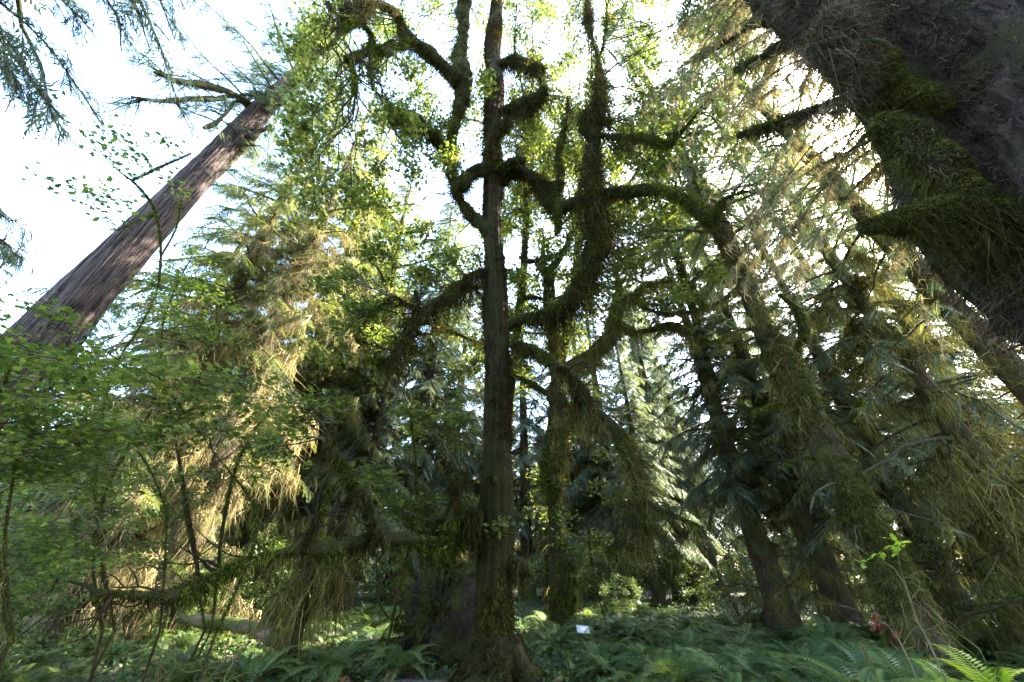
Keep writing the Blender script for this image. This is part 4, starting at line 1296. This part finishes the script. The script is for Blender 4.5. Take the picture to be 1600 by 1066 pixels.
# the distinct big clumps left of the maple
for px, py, R, s, lab, k in ((530, 1010, 10.6, 1.35, "tall upright fern clump left of the upturned roots", 3),
                             (625, 1035, 10.2, 1.15, "bright spreading fern clump directly in front of the upturned roots", 1),
                             (400, 1040, 10.8, 1.25, "large dark fern clump in front of the moss-draped snag", 0),
                             (655, 1000, 11.0, .7, "small pale fern tucked against the maple's left root", 2)):
    p = at(px, py, R)
    fern(p[0], p[1], s, lab, "sword ferns left of the maple", k)
n = 0
while n < 175:
    R = 8.6 + 15 * rf.uniform() ** 1.3; az = rf.uniform(4, 62)
    x, y = pol(az, R)
    if on_path(x, y, 1.0) or not free(x, y, .62): continue
    fern(x, y, rf.uniform(.65, 1.45), "sword fern in the dense dark bed on the right below the conifers", "sword ferns right of the maple")
    n += 1
n = 0
while n < 75:
    R = 9.5 + 12 * rf.uniform() ** 1.2; az = rf.uniform(-60, -8)
    x, y = pol(az, R)
    if on_path(x, y, 1.1) or not free(x, y, .75): continue
    fern(x, y, rf.uniform(.7, 1.15), "sword fern on the shaded floor left of the maple", "sword ferns left of the maple")
    n += 1

# ------------------------------------------------------------------ fallen branches
def fallen(label, px, py, R, ang, L, rad, seed):
    rg = np.random.default_rng(seed)
    p = at(px, py, R); z = float(gz(p[0], p[1]))
    o = thing("fallen_branch", label, "branch", (p[0], p[1], z))
    d = np.array((cos(ang), sin(ang), .12))
    pts = [np.array((p[0], p[1], z + .06)) + d * L * t + rg.normal(size=3) * (.06, .06, .02) for t in np.linspace(-.5, .5, 6)]
    c, rr = crv(pts, 26, np.linspace(rad, rad * .35, 6))
    B = MB(); V = tube(B, c, rr, 10, 0, .25, 4); twigs_on(B, c, rr, rg, 6, L * .35); part("wood", B, M_wood, o)
    Bm = MB(); moss_curve(Bm, c, rr, rg, 700, 40, (.05, .2), (.02, .07), .007, V=V, patch=.3); part("moss", Bm, [M_mossg, M_mossd], o)
fallen("mossy fallen branch lying low at the left under the vine maples", 90, 1010, 10.5, .5, 3.2, .10, 301)
fallen("thin fallen branch among the ferns left of the path", 300, 1030, 10.2, -.4, 2.4, .05, 302)
fallen("fallen branch half buried in the ferns right of the maple", 900, 1035, 10.4, .9, 2.2, .06, 303)

# ------------------------------------------------------------------ low herbs and leaf litter (stuff)
def herbs():
    rg = np.random.default_rng(95)
    n = 120000
    R = 7.5 + 40 * rg.uniform(size=n) ** 1.25; az = np.radians(rg.uniform(-68, 68, n))
    x, y = R * np.sin(az), R * np.cos(az)
    d = np.min(np.hypot(x[:, None] - PATH[None, ::2, 0], y[:, None] - PATH[None, ::2, 1]), axis=1)
    keep = (d > .75) & (wob(np.stack([x, y, 0 * x], 1), .9) > rg.uniform(-1.2, .6, n))
    x, y = x[keep], y[keep]; n = len(x)
    B = MB()
    O = np.stack([x, y, gz(x, y) + rg.uniform(.02, .32, n) * rg.uniform(.2, 1, n) * (1 + np.clip(np.hypot(x, y) - 16, 0, 14) * .12)], 1)
    leaves(B, O, (.05, .16), rg, OVAL, .6)
    solo("undergrowth", B, M_herb, kind="stuff")
herbs()

# ------------------------------------------------------------------ understorey bushes
def make_bush(seed, h, rad, nb, leafm, size):
    rg = np.random.default_rng(seed)
    Bs, Bc = MB(), MB()
    S = []
    for k in range(7):
        a = rg.uniform(0, 6.28); q = rg.uniform(.3, .9) * rad
        c = crv([(0, 0, -.1), (cos(a) * q * .3, sin(a) * q * .3, h * .4), (cos(a) * q, sin(a) * q, h * rg.uniform(.7, 1))], 14)
        tube(Bs, c, np.linspace(.022, .006, 14), 5); S.append(c)
    S = np.concatenate(S)
    for k in range(nb):
        d = nrm(rg.normal(size=3)) * rg.uniform(.5, 1) ** .6
        c = np.array((d[0] * rad, d[1] * rad, h * .55 + d[2] * h * .45))
        leafy_blob(Bc, S, c, rad * .30, rg, 6, 11, size, .6, OVAL, tilt=.6, r0=.008)
    return Bs, Bc
BUSH = []
def bush(az, R, sc, src, label):
    if not BUSH or len(BUSH) <= src:
        Bs, Bc = make_bush(100 + src, (2.2, 3.0)[src], (1.3, 1.5)[src], (40, 55)[src], M_shrub, ((.05, .10), (.07, .13))[src])
        o = thing("huckleberry_bush", label, "bush", (0, 0, 0), "understorey bushes")
        part("stems", Bs, M_twig, o); part("crown", Bc, [M_twig, M_shrub], o)
        BUSH.append(o)
        o.location = gl(az, R); o.scale = (sc,) * 3
        return
    dup(BUSH[src], gl(az, R), rng.uniform(0, 6.28), sc, label, "understorey bushes")
for a in ((4, 27, 1.2, 0, "low bush in the gap between the two mossy maples"),
          (9.5, 24, 1.1, 1, "low bush right behind the slimmer mossy maple's foot"),
          (19, 30, 1.5, 1, "wide bush low under the bushy blue-green spruce"),
          (29.5, 30, 1.5, 0, "wide bush low behind the dark spruce with the visible trunk"),
          (-26, 27, 1.4, 0, "wide bush low behind the moss-draped snag"),
          (14, 21, .8, 0, "small bush at the back edge of the fern bed"),
          (10, 36, 1.9, 1, "far sunlit bush seen low between the slimmer mossy maple and the blue-green spruces"),
          (-12, 34, 1.8, 1, "far sunlit bush seen low between the maple trunk and the pale spruce"),
          (16, 37, 1.7, 0, "far pale bush low behind the drooping maple limb"),
          (33, 36, 1.8, 1, "far sunlit bush low between the two dark spruce trunks"),
          (39, 33, 1.6, 0, "far pale bush seen low beside the mossy leaning spruce's left side"),
          (27, 23, 1.1, 0, "pale bush at the foot of the dark spruce with the visible trunk"),
          (13, 26, 1.2, 1, "sunlit yellow-green bush right of the slimmer mossy maple's foot"),
          (22, 27, 1.2, 0, "bush between the ferns and the bushy blue-green spruce"),
          (47, 19, 1.2, 1, "sunlit bush right of the mossy leaning spruce's foot"),
          (51, 21, 1.3, 0, "bush behind the fern bed under the moss-curtained spruce"),
          (37, 24, 1.1, 1, "bush seen left of the mossy leaning spruce's foot"),
          (57, 15.5, .9, 0, "low bush at the right edge behind the ferns"),
          (7, 30, 1.2, 1, "sunlit bush seen just right of the slimmer mossy maple's trunk"),
          (-5, 26, 1.1, 0, "bush behind the upturned roots"),
          (-31, 20, 1.1, 1, "sunlit bush behind the broken log"),
          (-37, 17, .9, 0, "bush at the foot of the moss-draped sunlit conifer"),
          (-17, 24, 1.2, 1, "bush behind the dark mossy snag"),
          (-48, 13, 1.0, 0, "dark bush low at the left edge under the vine maples"),
          (-54, 12, 1.1, 1, "tall leafy bush hiding the grey cedar's foot")):
    bush(*a)

# ------------------------------------------------------------------ far wood (reads as one mass)
def far_wood():
    rg = np.random.default_rng(120)
    B = MB()
    for k in range(54):
        az = radians(-74 + 148 * (k + rg.uniform(.1, .9)) / 54); R = rg.uniform(44, 62)
        x, y = R * sin(az), R * cos(az)
        h = rg.uniform(14, 22) * (.75 if az < radians(-48) else 1.0) * (1.2 if radians(25) < az < radians(45) else .8 if az > radians(45) else 1)
        z0 = float(gz(x, y))
        tube(B, [(x, y, z0 - .3), (x + .1, y, z0 + h * .5), (x, y, z0 + h)], [.4, .25, .03], 6, 0)
        for i in range(95):
            u = i / 95; zz = z0 + .6 + (h - .6) * u
            bough(B, B, np.array((x, y, zz)), i * 2.4 + rg.normal() * .3, (.4 + 4.2 * (1 - u)) * rg.uniform(.7, 1.1), .1, .45, rg, 5, 1.9, SPR[:1])
    solo("far_forest", B, [M_twig, M_needle], kind="stuff")
far_wood()

# ------------------------------------------------------------------ near shoots, lower right
def shoots():
    rg = np.random.default_rng(131)
    def stemcurve(pts, R0, R1):
        return px_limb(pts, R0, R1)
    # tall pale shoot with a few lime leaves
    foot = at(1500, 1120, 3.2); foot[2] = float(gz(foot[0], foot[1]))
    o = thing("huckleberry_shoot", "tall pale thin shoot with a few lime leaves at its top, lower right", "plant", foot)
    c, r = stemcurve([(1478, 1066, 4), (1455, 1010, 4), (1432, 965, 5), (1418, 920, 4), (1400, 890, 3), (1370, 870, 2)], 3.2, 3.4)
    c = np.concatenate([[foot], c]); r = np.concatenate([[r[0] * 1.3], r])
    B = MB(); tube(B, c, r * .8, 8, 0, .2, 9)
    for pts in ([(1425, 935, 2.5), (1440, 920, 2), (1455, 928, 1.2)], [(1418, 920, 2.5), (1408, 890, 2), (1402, 850, 1.2)], [(1440, 985, 2), (1462, 980, 1.5), (1480, 965, 1)],
                [(1405, 895, 2), (1380, 880, 1.5), (1345, 880, 1)], [(1412, 905, 2), (1440, 893, 1.3), (1462, 893, .8)], [(1440, 975, 2), (1435, 945, 1.5), (1400, 940, 1)]):
        cc, rr = stemcurve(pts, 3.3, 3.3); tube(B, cc, rr * .7, 5)
    part("stem", B, M_wood, o)
    Bl = MB()
    for (x, y, nn, s) in ((1402, 850, 14, 9), (1350, 882, 7, 5), (1375, 868, 6, 5), (1395, 862, 6, 6)):
        for q in range(nn):
            p = at(x + rg.uniform(-s, s) * 1.2, y + rg.uniform(-s, s), 3.35 + rg.uniform(-.05, .05))
            leaves(Bl, p[None], (.035, .06), rg, OVAL, .5)
    part("leaves", Bl, M_lime, o)
    Bm = MB(); moss_curve(Bm, c[3:], r[3:], rg, 900, 60, (.02, .08), (.01, .03), .002); part("moss", Bm, [M_moss, M_moss], o)
    # red-leaved dry sprig
    foot = at(1440, 1130, 3.0); foot[2] = float(gz(foot[0], foot[1]))
    o = thing("dry_shoot", "dry arching shoot with small dark red leaves left of the tall pale shoot", "plant", foot)
    c, r = stemcurve([(1435, 1066, 4), (1415, 1020, 4), (1395, 985, 3), (1370, 965, 3), (1330, 950, 2), (1270, 940, 1.2)], 3.0, 3.2)
    c = np.concatenate([[foot], c]); r = np.concatenate([[r[0] * 1.3], r])
    B = MB(); tube(B, c, r * .7, 7, 0, .2, 9)
    for pts in ([(1395, 985, 2), (1365, 962, 1.5), (1310, 944, 1)], [(1402, 995, 2), (1390, 965, 1.5), (1378, 945, 1)], [(1405, 1000, 2), (1410, 970, 1.4), (1400, 958, 1)], [(1385, 975, 2), (1350, 968, 1.5), (1325, 965, .8)],
                [(1410, 1010, 2), (1425, 985, 1.4), (1445, 975, .8)]):
        cc, rr = stemcurve(pts, 3.05, 3.1); tube(B, cc, rr * .7, 5)
    part("stem", B, M_wood, o)
    Bl = MB()
    for q in range(36):
        tt = rg.uniform()
        p = at(1362 + tt * 45 + rg.normal() * 6, 968 + tt * 35 + rg.normal() * 7, 3.08)
        leaves(Bl, p[None], (.018, .036), rg, OVAL, 1.2)
    part("leaves", Bl, M_red, o)
    # mossy broken stick
    foot = at(1385, 1130, 3.4); foot[2] = float(gz(foot[0], foot[1]))
    o = thing("mossy_stick", "short broken mossy stick poking up among the ferns at the bottom edge", "stick", foot)
    c, r = stemcurve([(1372, 1066, 9), (1362, 1035, 11), (1350, 1008, 8)], 3.4, 3.4)
    c = np.concatenate([[foot], c]); r = np.concatenate([[r[0]], r])
    B = MB(); tube(B, c, r * .7, 9, 0, .3, 9); part("wood", B, M_wood, o)
    Bm = MB(); moss_curve(Bm, c[1:], r[1:] * .7, rg, 3000, 100, (.02, .06), (.01, .025), .002); part("moss", Bm, [M_moss, M_moss], o)
    # lime fern at the bottom right
    for x, y, R, s, lab in ((1490, 1075, 3.6, .34, "bright lime fern at the bottom edge right of the shoots"), (1560, 1085, 3.7, .42, "yellow-green fern in the bottom right corner")):
        p = at(x, y, R)
        gzz = float(gz(p[0], p[1]))
        o = thing("lime_fern", lab, "fern", (p[0], p[1], gzz))
        B = MB()
        for q in range(9):
            a = rg.uniform(0, 6.28); e = rg.uniform(.2, .9)
            X = np.array((cos(a), sin(a), 0)); U = np.array((0, 0, 1.))
            Xr = X * cos(e) + U * sin(e); Z = -X * sin(e) + U * cos(e)
            inst(B, FROND[0], FROND[1], np.array([p]) - (0, 0, .08), Xr[None], np.cross(Z, Xr)[None], Z[None], s * rg.uniform(.8, 1.2), rg.uniform(0, 1, 1))
        part("fronds", B, M_lime, o)
        B = MB(); tube(B, [(p[0], p[1], gzz - .1), (p[0] + .02, p[1], (gzz + p[2]) / 2), p - (0, 0, .07)], [.09, .07, .04], 10, 0, .3, 5); part("rootstock", B, M_root, o)
shoots()
print("verts", sum(len(m.vertices) for m in bpy.data.meshes), "objs", len(bpy.data.objects))
